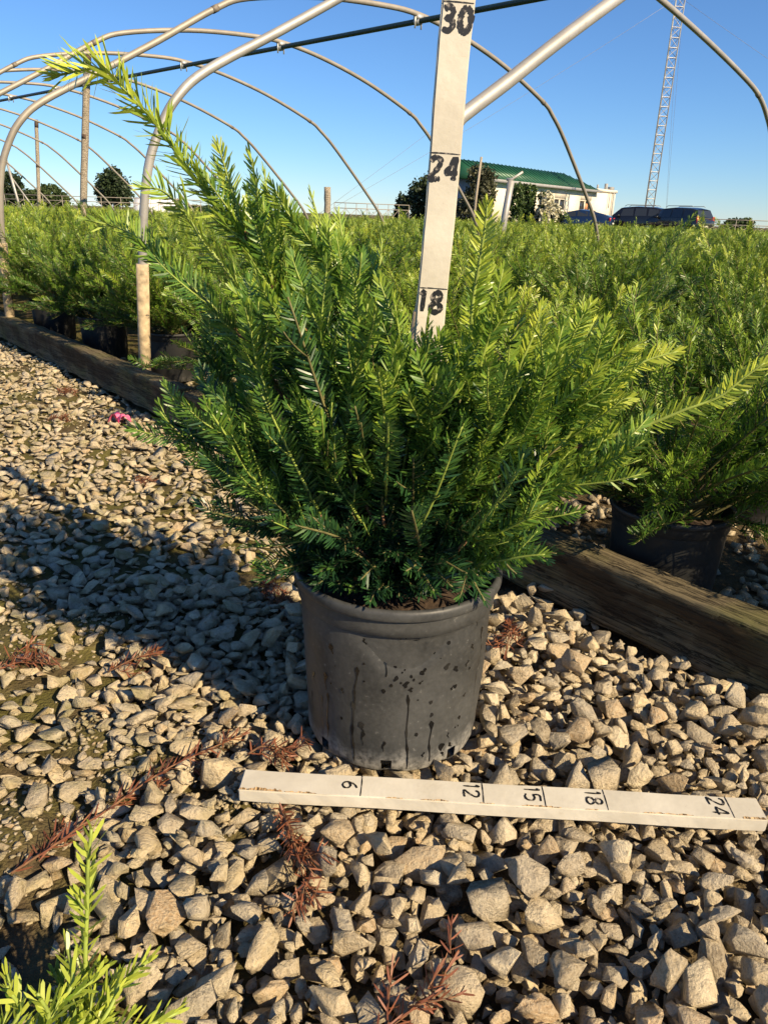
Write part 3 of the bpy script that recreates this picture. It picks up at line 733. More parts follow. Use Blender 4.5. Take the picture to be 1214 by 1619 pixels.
spots = []
rg = random.Random(3)
SP = .71
for i in range(-6, 90):
    for j in range(0, 90):
        t = i * SP + (j % 2) * SP * .5; s_ = .30 + j * SP * .92 + .45 * (j // 9)
        p = EP + ED * t + EN * s_; x, y = p[0] + rg.gauss(0, .04), p[1] + rg.gauss(0, .04)
        if y < .6 or abs(x) > .60 * y + .7 or y > 46: continue
        spots.append((math.hypot(x, y), x, y, j))
spots.sort()
NEAR = [
 # x, y, variant, turn, scale, label, group, has pot
 (.575, 1.40, 0, .4, .96, 'potted yew in a shaded black pot just behind the timber, beside the front plant', 'potted yews along the timber edging', True),
 (1.13, 1.10, 1, 2.0, .98, 'potted yew behind the timber at the photo edge, next to the shaded black pot', 'potted yews along the timber edging', True),
 (.25, 1.95, 2, 4.0, .86, 'potted yew behind the timber, mostly hidden by the front plant', 'potted yews along the timber edging', True),
 (-.42, 2.62, 3, 1.0, .92, 'potted yew behind the timber, its pot rim showing beside the front plant branches', 'potted yews along the timber edging', True),
 (-.98, 3.42, 4, 2.6, .98, 'potted yew right behind the tan leg of the nearest whole hoop', 'potted yews along the timber edging', True),
 (-1.45, 3.85, 1, 5.1, .98, 'potted yew behind the timber, next beyond the tan hoop leg', 'potted yews along the timber edging', True),
 (-1.93, 4.38, 0, 3.0, 1.0, 'potted yew behind the timber at the photo edge, near the second hoop leg', 'potted yews along the timber edging', True),
 (1.02, 1.92, 3, .9, .88, 'potted yew in the second row, behind the shaded black pot', 'second row of potted yews', True),
 (.62, 2.42, 4, 5.6, .86, 'potted yew in the second row, rising behind the front plant and stick', 'second row of potted yews', True),
]
used = []
def add_yew(x, y, k, rz, sc, label, group, pot=True, tilt=0.):
    t = thing('potted_yew', (x, y, -.028), label, 'potted shrub', group, rz, sc)
    if pot:
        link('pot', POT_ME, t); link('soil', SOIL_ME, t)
    b = link('branches', VAR[k][0], t); link('needles', VAR[k][1], b)
    used.append((x, y)); return t
for a in NEAR: add_yew(*a)
def zone(x, y):
    px = project((x, y, .5))[0]
    if px < 215: return 'potted yew massed under the hoops, between the tall wooden posts and the tan hoop leg', 'yews massed beside the tall wooden posts'
    if px < 660: return 'potted yew massed behind the front plant, between tan hoop leg and measuring stick', 'yews massed behind the front plant'
    if px < 960: return 'potted yew massed between the measuring stick and the hoop leg before the cars', 'yews massed before the white building'
    return 'potted yew massed beyond the hoop leg that lands before the cars, towards the photo edge', 'yews massed before the parked cars'
cnt = 0; rest = []
for d, x, y, j in spots:
    if any(math.hypot(x - a, y - b) < .46 for a, b in used[:len(NEAR)]): continue
    if cnt < 285:
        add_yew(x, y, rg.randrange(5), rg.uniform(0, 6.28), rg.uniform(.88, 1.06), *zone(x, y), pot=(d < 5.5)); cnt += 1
    else: rest.append((d, x, y))
LO = []
for k in range(4):
    st, lv = bed_yew(400 + k, 1); LO.append((np.concatenate(lv.V), np.concatenate(lv.F4), np.concatenate(lv.A)))
Vs, Fs, As, off = [], [], [], 0
for d, x, y in rest:
    if d > 24 and rg.random() < .35: continue
    V, F, A = LO[rg.randrange(4)]; a = rg.uniform(0, 6.28); sc = rg.uniform(.92, 1.06); c_, s_ = math.cos(a) * sc, math.sin(a) * sc
    if d > 20:
        kf = np.random.default_rng(off).random(len(F)) < .45; F = F[kf]; V = V.copy()
    Vs.append(np.stack([V[:, 0] * c_ - V[:, 1] * s_ + x, V[:, 0] * s_ + V[:, 1] * c_ + y, V[:, 2] * sc - .045], 1)); Fs.append(F + off); As.append(np.clip(A + rg.gauss(0, .06), 0, 1)); off += len(V)
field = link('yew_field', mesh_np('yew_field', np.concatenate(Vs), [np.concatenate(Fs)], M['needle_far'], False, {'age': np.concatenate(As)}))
tag(field, 'far field of potted yews merging into one green mass below the horizon', 'shrub field', kind='stuff')
print('yews', cnt, 'far', len(rest), 'stones', len(stones))

# ---- fresh shoots of a plant at the photographer's feet
near_yew = thing('potted_yew', (-.345, .27, -.01), 'small bright yellow-green yew shoots poking up at the bottom photo corner', 'potted shrub')
no = near_yew.location
link('pot', MB().lathe(pot_profile(.075, .06, .10), n=40).mesh('pot', M['pot_dark'], True), near_yew); link('soil', MB().lathe([(.0004, .085), (.066, .082)], n=24).mesh('soil', M['soil']), near_yew)
NB = np.array([-.335, .29, .075])
for q, fr in (([(-.249, .425, .045), (-.243, .442, .077), (-.241, .449, .113), (-.238, .456, .149), (-.235, .463, .191), (-.231, .47, .225)], 1.0), ([(-.24, .42, .06), (-.221, .433, .078), (-.203, .442, .091), (-.187, .45, .103)], 1.0),
              ([(-.23, .39, .07), (-.184, .415, .068), (-.16, .43, .066)], .95), ([(-.30, .37, .08), (-.277, .4, .10), (-.281, .4, .133)], 1.0), ([(-.27, .40, .08), (-.245, .425, .10), (-.257, .45, .119)], .95),
              ([(-.24, .39, .06), (-.213, .415, .085), (-.207, .43, .099)], 1.0), ([(-.28, .37, .06), (-.255, .4, .09), (-.258, .4, .127)], .9), ([(-.25, .40, .05), (-.225, .43, .06), (-.215, .445, .085)], .9), ([(-.26, .41, .04), (-.25, .435, .07), (-.262, .45, .09)], .6),
              ([(-.25, .39, .04), (-.20, .41, .05), (-.172, .425, .06)], .8), ([(-.27, .41, .03), (-.262, .44, .05), (-.275, .455, .075)], .4)):
    p = np.vstack([NB, NB * .5 + np.array(q[0]) * .5 + (0, 0, .02), q]); P = catmull(p, 6); st = MB(); st.tube(P, np.linspace(.003, .0014, len(P)), 6); lv = Leaves()
    lv.shoot(P, .0205, .0032, fr, .45, .0034, .35, 46)
    for q, t in side_shoots(P, 4, .03, .06, .45, .85, 36): st.tube(q, .0011, 4); lv.shoot(q, .019, .0036, fr, .5, .0033, 0, 46)
    b = link('branch', st.mesh('branch', M['stem_green'], True, no), near_yew); link('needles', lv.mesh('needles', M['needle_fresh'], no), b)

# ---- dead brown twigs lying on the gravel
def dead_twig(pts, label, sub, L=.020, lift=.008, dens=.0034, clump=0.):
    o = np.array([pts[0][0], pts[0][1], hz(*pts[0])]); t = thing('dead_yew_twig', tuple(o), label, 'dead twig', 'dead yew twigs on the gravel')
    P = catmull(np.array([(x, y, hz(x, y) + lift) for x, y in pts]), 5)
    for i in range(1, len(P) - 1): P[i, 2] = max(P[i, 2], hz(P[i, 0], P[i, 1]) + .003)
    st = MB(); st.tube(P, np.linspace(.0018, .0009, len(P)), 5); lv = Leaves(); lv.shoot(P, L, dens, .55, .45, .0022, 0, 52, upb=.6)
    for q, tt in side_shoots(P, sub, .03, .07, .05, .9, 38):
        q = q.copy(); q[:, 2] = [max(hz(a, b) + .004, o[2] + clump * RNG.uniform(0, .02)) for a, b in q[:, :2]]
        st.tube(q, .0009, 4); lv.shoot(q, L * .95, dens, RNG.uniform(.3, .9), .4, .0022, upb=.5)
    link('stem', st.mesh('stem', M['stem'], True, o), t); link('needles', lv.mesh('needles', M['dead'], o), t)
dead_twig([(-.415, .640), (-.347, .724), (-.271, .791), (-.186, .874)], 'long rust-brown dead yew twig lying diagonally on stones beside the pot', 7)
dead_twig([(-.62, 1.02), (-.60, 1.06), (-.55, 1.07)], 'brown dead needle clump on mossy soil at the photo edge, in sunlight', 6, clump=1)
dead_twig([(-.118, .725), (-.10, .68), (-.076, .625), (-.070, .585)], 'dark red dead yew twig hanging down the stones below the flat ruler', 11, clump=1)
dead_twig([(.0, .44), (.035, .475), (.066, .507), (.088, .548)], 'reddish dead yew twig at the bottom edge of the photo, in front', 4)
dead_twig([(.235, 1.19), (.225, 1.13), (.20, 1.10)], 'small pinkish dead twig on stones between the pot and the timber', 6, clump=1)
dead_twig([(-.175, .82), (-.15, .825), (-.12, .83)], 'short red-brown dead twig tucked between the ruler end and the pot', 5, clump=1)
dead_twig([(-.25, 1.40), (-.21, 1.33), (-.17, 1.27)], 'brown dead needle litter on the gravel under the yew, behind the pot', 9, clump=1)
dead_twig([(-1.22, 2.60), (-1.14, 2.58)], 'dry brown needle clump on the sunlit path, nearer to the pink scrap', 8, clump=1)
dead_twig([(-1.36, 3.02), (-1.27, 2.98)], 'far brown needle clump on mossy ground near the long timber', 7, clump=1)
dead_twig([(-.72, 2.02), (-.66, 2.0)], 'thin brown dead twig on sunlit stones at the shadow edge', 3)
dead_twig([(-.45, 1.05), (-.40, 1.07), (-.36, 1.10)], 'thin dead twig lying across the edge of the plant shadow', 3)

# ================================================================== HOOP HOUSE FRAME
M['joint'] = plain('dull_coupling', (.20, .17, .13), .7, .2, .4, 60)
HB = np.array([-1.019, 3.096, 0.]); HA = np.array([-.692, .7216, 0.]); HU = np.array([.7216, .692, 0.]); HS = 1.602; LEAN = .142
PROF = [(0, -.06), (0, .30), (.005, .62), (.03, .84), (.08, .98), (.15, 1.09), (.27, 1.19), (.58, 1.36), (.91, 1.545), (1.26, 1.75), (1.48, 1.84), (2.0, 1.935), (2.5, 1.98), (2.85, 1.985),
        (3.3, 1.93), (3.85, 1.81), (4.42, 1.63), (4.60, 1.54), (4.85, 1.37), (5.40, .93), (5.68, .68), (5.88, .38), (5.95, .1), (5.95, -.06)]
PROF1 = [(-.09, -.06), (-.09, .3), (-.09, .66), (-.089, .80), (-.083, .87), (-.065, .912), (-.03, .938), (.07, 1.0), (.2, 1.085), (.32, 1.16), (.58, 1.32)] + PROF[8:]      # hoops are bent by hand: no two alike
PROF2 = PROF[:13] + [(2.85, 1.975), (3.28, 1.925), (3.92, 1.825), (4.55, 1.71), (4.89, 1.63), (5.14, 1.52), (5.38, 1.36), (5.85, .93), (6.10, .66), (6.26, .38), (6.32, .1), (6.32, -.06)]
def hoop_pt(i, a, z):
    k = 1 + .011 * (i - 3); zz = z * k if z > 0 else z
    return HB + HA * (HS * (i - 2) - LEAN * max(0, zz)) + HU * a + np.array([0, 0, zz])
LAB = {1: 'thick galvanised hoop whose rafter passes just behind the measuring stick', 2: 'galvanised hoop with the tan-footed leg standing behind the timber joint',
       3: 'galvanised hoop rising at the photo edge and landing among shrubs before the cars', 4: 'fourth hoop of the frame, coming down behind the measuring stick', 5: 'fifth hoop, coming down into the field between front plant and wooden stub'}
def hoop(i):
    lab = LAB.get(i, 'thin distant hoop of the greenhouse frame, number %s behind the fifth hoop' % {6: 'one', 7: 'two', 8: 'three', 9: 'four', 10: 'five', 11: 'six', 12: 'seven', 13: 'eight'}[i] if i > 5 else None)
    o = thing('greenhouse_hoop', tuple(hoop_pt(i, 0, 0)), lab, 'hoop', 'bare hoops of the greenhouse frame'); org = o.location
    rg_ = np.random.default_rng(i + 60); P = catmull(np.array([hoop_pt(i, a, z) for a, z in {1: PROF1, 2: PROF2}.get(i, PROF)]), 5)
    m = 'galv' if i <= 2 else 'galv_dull'; st = MB(); rp = .0155 if i == 1 else .0170; st.tube(P, rp, 12); link('pipe', st.mesh('pipe', M[m], True, org), o)
    for a0, z0, a1, z1 in ((1.245, 1.741, 1.28, 1.76), ((4.41, 1.633, 4.445, 1.618) if i != 2 else (4.87, 1.634, 4.90, 1.625))):
        c = MB(); c.tube([hoop_pt(i, a0, z0), hoop_pt(i, a1, z1)], rp + .002, 12); link('coupling', c.mesh('coupling', M['joint'], True, org), o)
    for a, b in ((0 if i != 1 else -.09, 1), (5.95 if i != 2 else 6.32, -1)):
        s_ = MB(); s_.tube([hoop_pt(i, a, -.07), hoop_pt(i, a, .2), hoop_pt(i, a, .50)], rp + (.0035 if i == 1 else .0075), 12); link('ground_post', s_.mesh('ground_post', M['sleeve'], True, org), o)
    return o
for i in range(1, 13): hoop(i)
# ridge pipe under the hoops, held by clamps
RA, RZ = 2.85, 1.985
def ridge_pt(i): return hoop_pt(i, RA, RZ) - np.array([0, 0, .040])
pl_ = thing('ridge_pipe', tuple(ridge_pt(0)), 'dark green ridge pipe running under the tops of the hoops', 'pipe'); org = pl_.location
mb = MB(); mb.tube(np.array([ridge_pt(i) for i in np.linspace(-.6, 12.3, 26)]), .0175, 10); link('pipe', mb.mesh('pipe', M['purlin'], True, org), pl_)
for i in range(1, 13):
    c = ridge_pt(i); mb = MB(); mb.tube([c - HA * .022, c + HA * .022], .026, 10); mb.box(c + (0, 0, .022), (.05, .05, .03), (HA, HU, (0, 0, 1)))
    mb.tube([c + HU * .03 + (0, 0, -.045), c + HU * .03 + (0, 0, .04)], .006, 6); mb.tube([c - HU * .03 + (0, 0, -.045), c - HU * .03 + (0, 0, .04)], .006, 6); link('clamp', mb.mesh('clamp', M['clamp'], True, org), pl_)

def wood_post(base, top, r, label, band=True):
    t = thing('wooden_post', (base[0], base[1], -.045), label, 'post', 'wooden posts in the field'); org = t.location
    b, e = np.array([base[0], base[1], -.05]), np.array(top); n = 14; P = b + (e - b) * np.linspace(0, 1, n)[:, None] + RNG.normal(0, r * .03, (n, 3)) * (1, 1, 0)
    mb = MB(); mb.tube(P, r * (1 + RNG.normal(0, .03, n)), 12); link('shaft', mb.mesh('shaft', M['post'], True, org), t)
    if band:
        d = unit(e - b); mb = MB(); mb.tube([e - d * .14, e - d * .06, e + d * .012], [r * 1.06, r * 1.08, r * .9], 12); link('rusty_cap', mb.mesh('rusty_cap', M['rust'], True, org), t)
        q = b + (e - b) * .63; mb = MB(); mb.tube([q - d * .025, q + d * .025], r * 1.05, 12); link('strap', mb.mesh('strap', M['rust'], True, org), t)
wood_post((-3.78, 9.5), (-3.434, 9.5, 2.298), .040, 'tall wooden post with rusty top, standing under the long leading shoot')
wood_post((-7.80, 17.5), (-7.553, 17.5, 2.326), .038, 'tall wooden post farther back, near the photo edge')
wood_post((-1.17, 14.0), (-1.154, 14.0, 1.12), .055, 'short wooden stub rising from the field, alone on the horizon', False)

sp = thing('steel_post', (1.33, 10.0, -.045), 'grey steel post with a slanting bracket before the white building', 'post'); org = sp.location
mb = MB(); mb.tube([(1.33, 10, -.05), (1.374, 10, .709), (1.42, 10, 1.14)], .042, 12); link('shaft', mb.mesh('shaft', M['galv'], True, org), sp)
mb = MB(); mb.tube([(1.36, 10.0, 1.15), (1.43, 10.0, 1.155), (1.55, 9.98, 1.24)], .016, 8); link('bracket', mb.mesh('bracket', M['galv'], True, org), sp)
tp = thing('thin_pole', (-8.9, 19, -.045), 'thin pale leaning pole by the far trees at the photo edge', 'pole'); org = tp.location
mb = MB(); mb.tube([(-8.75, 19, -.05), (-9.02, 19, 1.64)], .03, 8); link('shaft', mb.mesh('shaft', M['galv'], True, org), tp)
mb = MB(); mb.tube([(-8.98, 19, 1.3), (-8.2, 19.2, -.05)], .018, 6); link('brace', mb.mesh('brace', M['galv'], True, org), tp)

# ================================================================== MEASURING STICKS
DIG = {'0': [[(.5 + .48 * math.sin(t), .8 + .8 * math.cos(t)) for t in np.linspace(0, 2 * math.pi, 15)]],
       '1': [[(.15, 1.3), (.5, 1.6), (.55, 0)]],
       '2': [[(0, 1.25), (.15, 1.52), (.5, 1.6), (.85, 1.42), (.82, 1.05), (.42, .5), (0, .06), (.5, .0), (1., .06)]],
       '3': [[(.05, 1.42), (.45, 1.6), (.85, 1.38), (.75, 1.0), (.32, .84), (.8, .7), (.95, .35), (.6, .02), (.05, .14)]],
       '4': [[(.72, 0), (.75, .6), (.72, 1.6), (.3, 1.0), (0, .55), (.5, .52), (1.05, .56)]],
       '5': [[(.95, 1.58), (.15, 1.55), (.1, .92), (.5, 1.0), (.92, .75), (.85, .2), (.45, .0), (.02, .15)]],
       '6': [[(.85, 1.55), (.4, 1.3), (.08, .75), (.1, .25), (.5, 0), (.9, .25), (.88, .65), (.5, .85), (.12, .6)]],
       '8': [[(.5, .85), (.12, 1.12), (.2, 1.48), (.5, 1.6), (.82, 1.45), (.86, 1.12), (.5, .85), (.05, .5), (.1, .12), (.5, 0), (.92, .14), (.95, .5), (.5, .85)]]}
def stroke(mb, pts, wd, z):
    P = np.array([(x, y, 0) for x, y in pts], float); P = catmull(P, 4); n = len(P); T = np.gradient(P, axis=0); T /= np.linalg.norm(T, axis=1)[:, None] + 1e-9
    N = np.stack([-T[:, 1], T[:, 0], 0 * T[:, 0]], 1); ww = wd * (1 + RNG.normal(0, .14, n)) / 2; ww[0] *= .7; ww[-1] *= .6
    V = np.empty((2 * n, 3)); V[0::2] = P + N * ww[:, None]; V[1::2] = P - N * ww[:, None]; V[:, 2] = z + np.repeat(np.arange(n), 2) * 2e-6
    mb.add(V, [(2 * i, 2 * i + 1, 2 * i + 3, 2 * i + 2) for i in range(n - 1)])

def stick(name, label, length, width, thick, marks, mat_w, wd, hgt, shear, asp, gp):
    """local: x right, y up the scale, z out of the face"""
    t = thing(name, (0, 0, 0), label, 'measuring stick')
    bm = bmesh.new(); bmesh.ops.create_cube(bm, size=1.0)
    for v in bm.verts: v.co = Vector((v.co.x * width, (v.co.y + .5) * length, (v.co.z - .5) * thick))
    bmesh.ops.subdivide_edges(bm, edges=[e for e in bm.edges if abs(e.verts[0].co.y - e.verts[1].co.y) > .1], cuts=40)
    bmesh.ops.bevel(bm, geom=[e for e in bm.edges if e.calc_face_angle(0) > .8], offset=.0016, segments=2, affect='EDGES')
    rg_ = random.Random(5)
    for v in bm.verts:
        v.co.x += .0006 * math.sin(v.co.y * 25) + rg_.uniform(-.0003, .0003)
    me = bpy.data.meshes.new('board'); bm.to_mesh(me); bm.free(); me.materials.append(M['board']); me.materials.append(M['bare_wood'])
    # front narrow edge and sawn ends are bare wood in places
    for p in me.polygons:
        if abs(p.normal.y) > .8: p.material_index = 1
    board = link('board', me, t)
    for inch, txt in marks:
        y = inch * .0254
        lm = MB(); stroke(lm, [(-width * .47, y), (-width * .1, y + .0004), (width * .47, y + .0002)], .0014, .0004); link('mark_line', lm.mesh('mark_line', M['ink']), board)
        nm = MB(); cw = hgt / asp; k = len(txt); gap = gp * cw; x0 = -(k * cw + (k - 1) * gap) / 2; yb = y - hgt - .0045
        if not shear: x0 += width * .02
        for c_ in txt:
            wc = cw * (.6 if c_ == '1' else 1.)
            for s_ in DIG[c_]: stroke(nm, [(x0 + px * wc + .12 * cw * (py - .8) * shear, yb + py * hgt / 1.6) for px, py in s_], wd, .0005)
            x0 += wc + gap
        link('numeral', nm.mesh('numeral', M['ink']), board)
    return t
marks = [(n, str(n)) for n in (6, 12, 18, 24, 30)]
st1 = stick('measuring_stick', 'white measuring stick standing upright in the pot, numbered 18, 24 and 30', .93, .0365, .017, marks, 'board', .0064, .0235, .6, 1.9, .55)
d1 = unit(np.array([.0640, .978, .922]) - np.array([.0525, .965, .617])); f1 = unit(np.array([.03, -1., .1])); x1 = unit(np.cross(d1, f1)); f1 = np.cross(x1, d1)
p0 = np.array([.0525, .965, .617]) - d1 * (18 * .0254)
st1.matrix_world = Matrix(((x1[0], d1[0], f1[0], p0[0]), (x1[1], d1[1], f1[1], p0[1]), (x1[2], d1[2], f1[2], p0[2]), (0, 0, 0, 1)))
marks = [(6, '6'), (12, '12'), (15, '15'), (18, '18'), (24, '24')]
st2 = stick('measuring_stick', 'white wooden ruler lying flat on the stones in front of the pot', 25.6 * .0254, .0375, .019, marks, 'board', .0026, .019, .3, 1.6, .32)
a3, b3 = np.array([-.1695, .7525, .030]), np.array([.489, .7285, .031]); d2 = unit(b3 - a3); f2 = unit(np.array([0, -.02, 1.])); x2 = unit(np.cross(d2, f2)); f2 = np.cross(x2, d2)
st2.matrix_world = Matrix(((x2[0], d2[0], f2[0], a3[0]), (x2[1], d2[1], f2[1], a3[1]), (x2[2], d2[2], f2[2], a3[2]), (0, 0, 0, 1)))

# chipped paint along the near edge and the sawn end of the flat ruler
brd = [c for c in st2.children if c.name.startswith('board')][0]; rg_ = random.Random(12)
for y0, y1, dp in ((.0, .055, .006), (.058, .098, .0025), (.185, .205, .0022), (.228, .262, .0026), (.30, .318, .0018), (.352, .40, .003), (.43, .445, .002), (.50, .56, .0022), (.62, .648, .005)):
    n = max(5, int((y1 - y0) / .003)); V = []
    for i in range(n + 1):
        y = max(.0012, min(.6490, y0 + (y1 - y0) * i / n)); e_ = dp * rg_.uniform(.25, 1.1) * (math.sin(math.pi * (i + .6) / (n + 1.2)) ** .4); V += [(.0177 - e_, y, .00035), (.0179, y, .00025)]
    link('paint_chip', mesh_np('paint_chip', V, [np.array([[2 * i, 2 * i + 1, 2 * i + 3, 2 * i + 2] for i in range(n)])], M['bare_wood']), brd)

# ---- scrap of pink ribbon on the path
pk = MB(); N = 12; zc = hz(-.972, 2.638) + .006; V = []
for i in range(N + 1):
    u = i / N; cx_ = -1.01 + .075 * u; cz = zc + .008 + .026 * abs(math.sin(u * 6.1)) ** .7 + .004
    for j in range(4): V.append((cx_ + .006 * math.sin(j * 2 + u * 5), 2.62 + .012 * j + .006 * math.sin(u * 7), cz + .010 * math.sin(j * 1.9 + u * 8)))
pk.add(V, [(i * 4 + j, i * 4 + j + 1, i * 4 + j + 5, i * 4 + j + 4) for i in range(N) for j in range(3)])
tag(pk.obj('ribbon_scrap', M['pink']), 'crumpled pink plastic ribbon scrap on the gravel near the timber', 'scrap')

# ================================================================== BEYOND THE FIELD
def leafy(name, loc, parts, label, cat, col, n, leaf, group=None, trunk=None, extra=None):
    """tree or shrub: trunk, limbs, crown of leaf faces in clumps. parts: list of ellipsoids (dx,dy,z,rx,ry,rz)"""
    t = thing(name, loc, label, cat, group); rgx = np.random.default_rng(int(abs(loc[0]) * 100) + n)
    mb = MB(); top = max(p[2] for p in parts); tr = trunk or .12
    mb.tube([(0, 0, -.1), (.02, 0, top * .4), (.0, .03, top)], [tr, tr * .75, tr * .3], 8)
    for p in parts: mb.tube([(0, 0, top * .35), (p[0] * .5, p[1] * .5, (top * .35 + p[2]) / 2), (p[0], p[1], p[2])], [tr * .45, tr * .3, tr * .1], 5)
    link('trunk', mb.mesh('trunk', M['post']), t)
    V = []; A = []; vol = np.array([p[3] * p[4] * p[5] for p in parts]); cnts = (n * vol ** .67 / (vol ** .67).sum()).astype(int)
    for p, c in zip(parts, cnts):
        cl = max(3, c // 26); d = rgx.normal(0, 1, (cl, 3)); d /= np.linalg.norm(d, axis=1)[:, None]; ctr = d * (rgx.uniform(.55, 1.04, cl) ** .6)[:, None] * np.array(p[3:6]) + np.array(p[:3])
        sh = rgx.uniform(.15, .85, cl); k = rgx.integers(0, cl, c); q = ctr[k] + rgx.normal(0, 1, (c, 3)) * np.array(p[3:6]) * .14
        a = rgx.normal(0, 1, (c, 3)); a /= np.linalg.norm(a, axis=1)[:, None]; b = np.cross(a, rgx.normal(0, 1, (c, 3))); b /= np.linalg.norm(b, axis=1)[:, None]; s_ = leaf * rgx.uniform(.6, 1.3, c)[:, None]
        V.append(np.stack([q - a * s_, q + b * s_ * .55, q + a * s_, q - b * s_ * .55], 1).reshape(-1, 3)); A.append(np.repeat(np.clip(sh[k] + rgx.normal(0, .12, c), 0, 1), 4))
    V = np.concatenate(V); V[:, 2] = np.maximum(V[:, 2], .02); F = np.arange(len(V)).reshape(-1, 4)
    link('crown', mesh_np('crown', V, [F], col, False, {'age': np.concatenate(A)}), t); return t
def leafmat(name, lo, hi, tr=.2): return needle_mat(name, [(0., lo), (1., hi)], tr, .6)
M['leaf_dark'] = leafmat('dark_leaf', (.010, .022, .008), (.045, .075, .020)); M['leaf_mid'] = leafmat('mid_leaf', (.020, .045, .012), (.085, .125, .030))
M['leaf_olive'] = leafmat('olive_leaf', (.030, .036, .018), (.10, .105, .045)); M['flower'] = leafmat('cream_flower', (.45, .43, .28), (.80, .76, .55), .1)
M['leaf_ivy'] = leafmat('ivy_leaf', (.028, .060, .014), (.105, .170, .035))
leafy('tree', (-38.2, 110, -.05), [(0, 0, 3.0, 2.0, 2.0, 1.9), (-.9, .2, 2.2, 1.5, 1.5, 1.4), (1.0, 0, 2.1, 1.4, 1.4, 1.3), (.2, 0, 4.3, 1.2, 1.2, 1.2)], 'round dark tree on the horizon between the tall post and hoop leg', 'tree', M['leaf_dark'], 7200, .22, 'far trees on the horizon', .2)
leafy('tree', (-52.2, 110, -.05), [(0, 0, 2.9, 1.6, 1.6, 1.6), (-.8, 0, 1.8, 1.5, 1.5, 1.3), (1.0, 0, 1.6, 1.3, 1.2, 1.1)], 'dark tree on the horizon at the photo edge', 'tree', M['leaf_dark'], 5200, .22, 'far trees on the horizon', .18)
leafy('tree', (-48.4, 112, -.05), [(-1.4, 0, 1.5, 1.7, 1.4, 1.0), (.6, 0, 1.9, 1.6, 1.4, 1.2), (2.0, 0, 1.3, 1.2, 1.2, .9)], 'low spreading dark tree on the horizon beside the farther wooden post', 'tree', M['leaf_mid'], 5200, .22, 'far trees on the horizon', .18)
leafy('tree', (.5, 62, -.05), [(0, 0, .8, .50, .50, .8), (0, 0, 1.5, .34, .34, .6), (0, 0, 2.0, .18, .18, .38)], 'small dark conical conifer on the horizon before the measuring stick', 'tree', M['leaf_dark'], 3600, .09, None, .08)
leafy('tree', (1.9, 60, -.05), [(0, 0, 1.8, 1.1, 1.0, 1.3), (.6, 0, 2.5, .9, .9, 1.0), (-.7, 0, 1.2, .8, .8, .9)], 'dark rounded tree half hidden behind the measuring stick', 'tree', M['leaf_dark'], 5200, .13, None, .14)
leafy('shrub', (5.35, 52, -.05), [(0, 0, 1.6, .95, .8, 1.3), (.1, 0, 2.8, .85, .7, 1.05), (-.5, 0, 1.0, .8, .7, .9), (.5, 0, 2.1, .6, .6, 1.0)], 'tall olive-brown shrub between the stick and the white building', 'shrub', M['leaf_olive'], 5600, .12, None, .12)
leafy('ivy_column', (8.75, 55, -.05), [(-.35, 0, .7, .5, .5, .9), (.35, 0, .7, .5, .5, .9), (-.35, 0, 1.7, .5, .5, .8), (.35, 0, 1.7, .48, .5, .8), (-.3, 0, 2.5, .5, .45, .55), (.38, 0, 2.45, .45, .45, .5)], 'broad green ivy-clad column against the white building', 'shrub', M['leaf_ivy'], 7600, .10, None, .15)
fl = leafy('flowering_shrub', (10.4, 54.6, -.05), [(0, 0, 1.0, .75, .65, .9), (.3, 0, .8, .75, .65, .7), (-.3, 0, 1.9, .42, .4, .7)], 'shrub full of cream flower heads before the white building', 'shrub', M['leaf_mid'], 3600, .09, None, .08)
rgx = np.random.default_rng(9); V = []
for k in range(120):
    d = unit(rgx.normal(0, 1, 3) * (1, 1, .8) + (0, -.6, .2)); c = d * (.85, .72, .85) * rgx.uniform(.85, 1.05) + (.02, 0, 1.05 + (.75 if k % 4 == 0 else 0))
    if k % 4 == 0: c[0] = c[0] * .5 - .25
    c[1] -= .12
    for _ in range(9):
        a = unit(rgx.normal(0, 1, 3)) * .11; b = unit(np.cross(a, rgx.normal(0, 1, 3))) * .085; q = c + rgx.normal(0, .05, 3); V += [q - a, q + b, q + a, q - b]
link('flowers', mesh_np('flowers', np.array(V), [np.arange(len(V)).reshape(-1, 4)], M['flower'], False, {'age': rgx.random(len(V))}), fl)
leafy('tree', (50.3, 118, -.05), [(0, 0, 1.0, 1.6, 1.2, .8), (1.2, 0, 1.3, 1.0, 1.0, .7), (-1.2, 0, .8, 1.0, 1.0, .6)], 'small hazy bush on the horizon beyond the last car', 'tree', M['leaf_mid'], 3000, .2, 'far trees on the horizon', .15)
leafy('tree', (-28.5, 120, -.05), [(0, 0, .8, 2.2, 1.5, .55), (1.8, 0, .6, 1.4, 1.2, .4)], 'low dark hump of a tree on the horizon beside the leading shoots', 'tree', M['leaf_mid'], 2400, .2, 'far trees on the horizon', .15)

# ---- the white building
M['stucco'] = plain('cream_stucco', (.74, .69, .55), .9, 0, .06, 2.5, .1); M['roof'] = plain('green_metal_roof', (.018, .098, .048), .45, .1, .2, 1.5)
M['trim'] = plain('grey_trim', (.30, .30, .29), .7, 0, .15, 3); M['glass'] = NT('window_glass').set(.06, 0, .8).m; M['glass'].node_tree.nodes['Principled BSDF'].inputs['Base Color'].default_value = (.03, .035, .04, 1)
M['gable'] = plain('grey_gable', (.30, .31, .33), .8, 0, .1, 3); M['ceil'] = plain('orange_notice', (.62, .27, .12), .7)
A_, B_ = np.array([6.0, 56., 0]), np.array([20.24, 74.6, 0]); wu = unit(B_ - A_); wn = np.array([wu[1], -wu[0], 0]); WL = np.linalg.norm(B_ - A_); UZ = np.array([0, 0, 1.])
bd = thing('building', tuple(A_), 'long low cream building with green metal roof behind the parked cars', 'building'); org = bd.location; DEP = 3.6
def W(s_, n_, z): return A_ + wu * s_ + wn * n_ + UZ * z
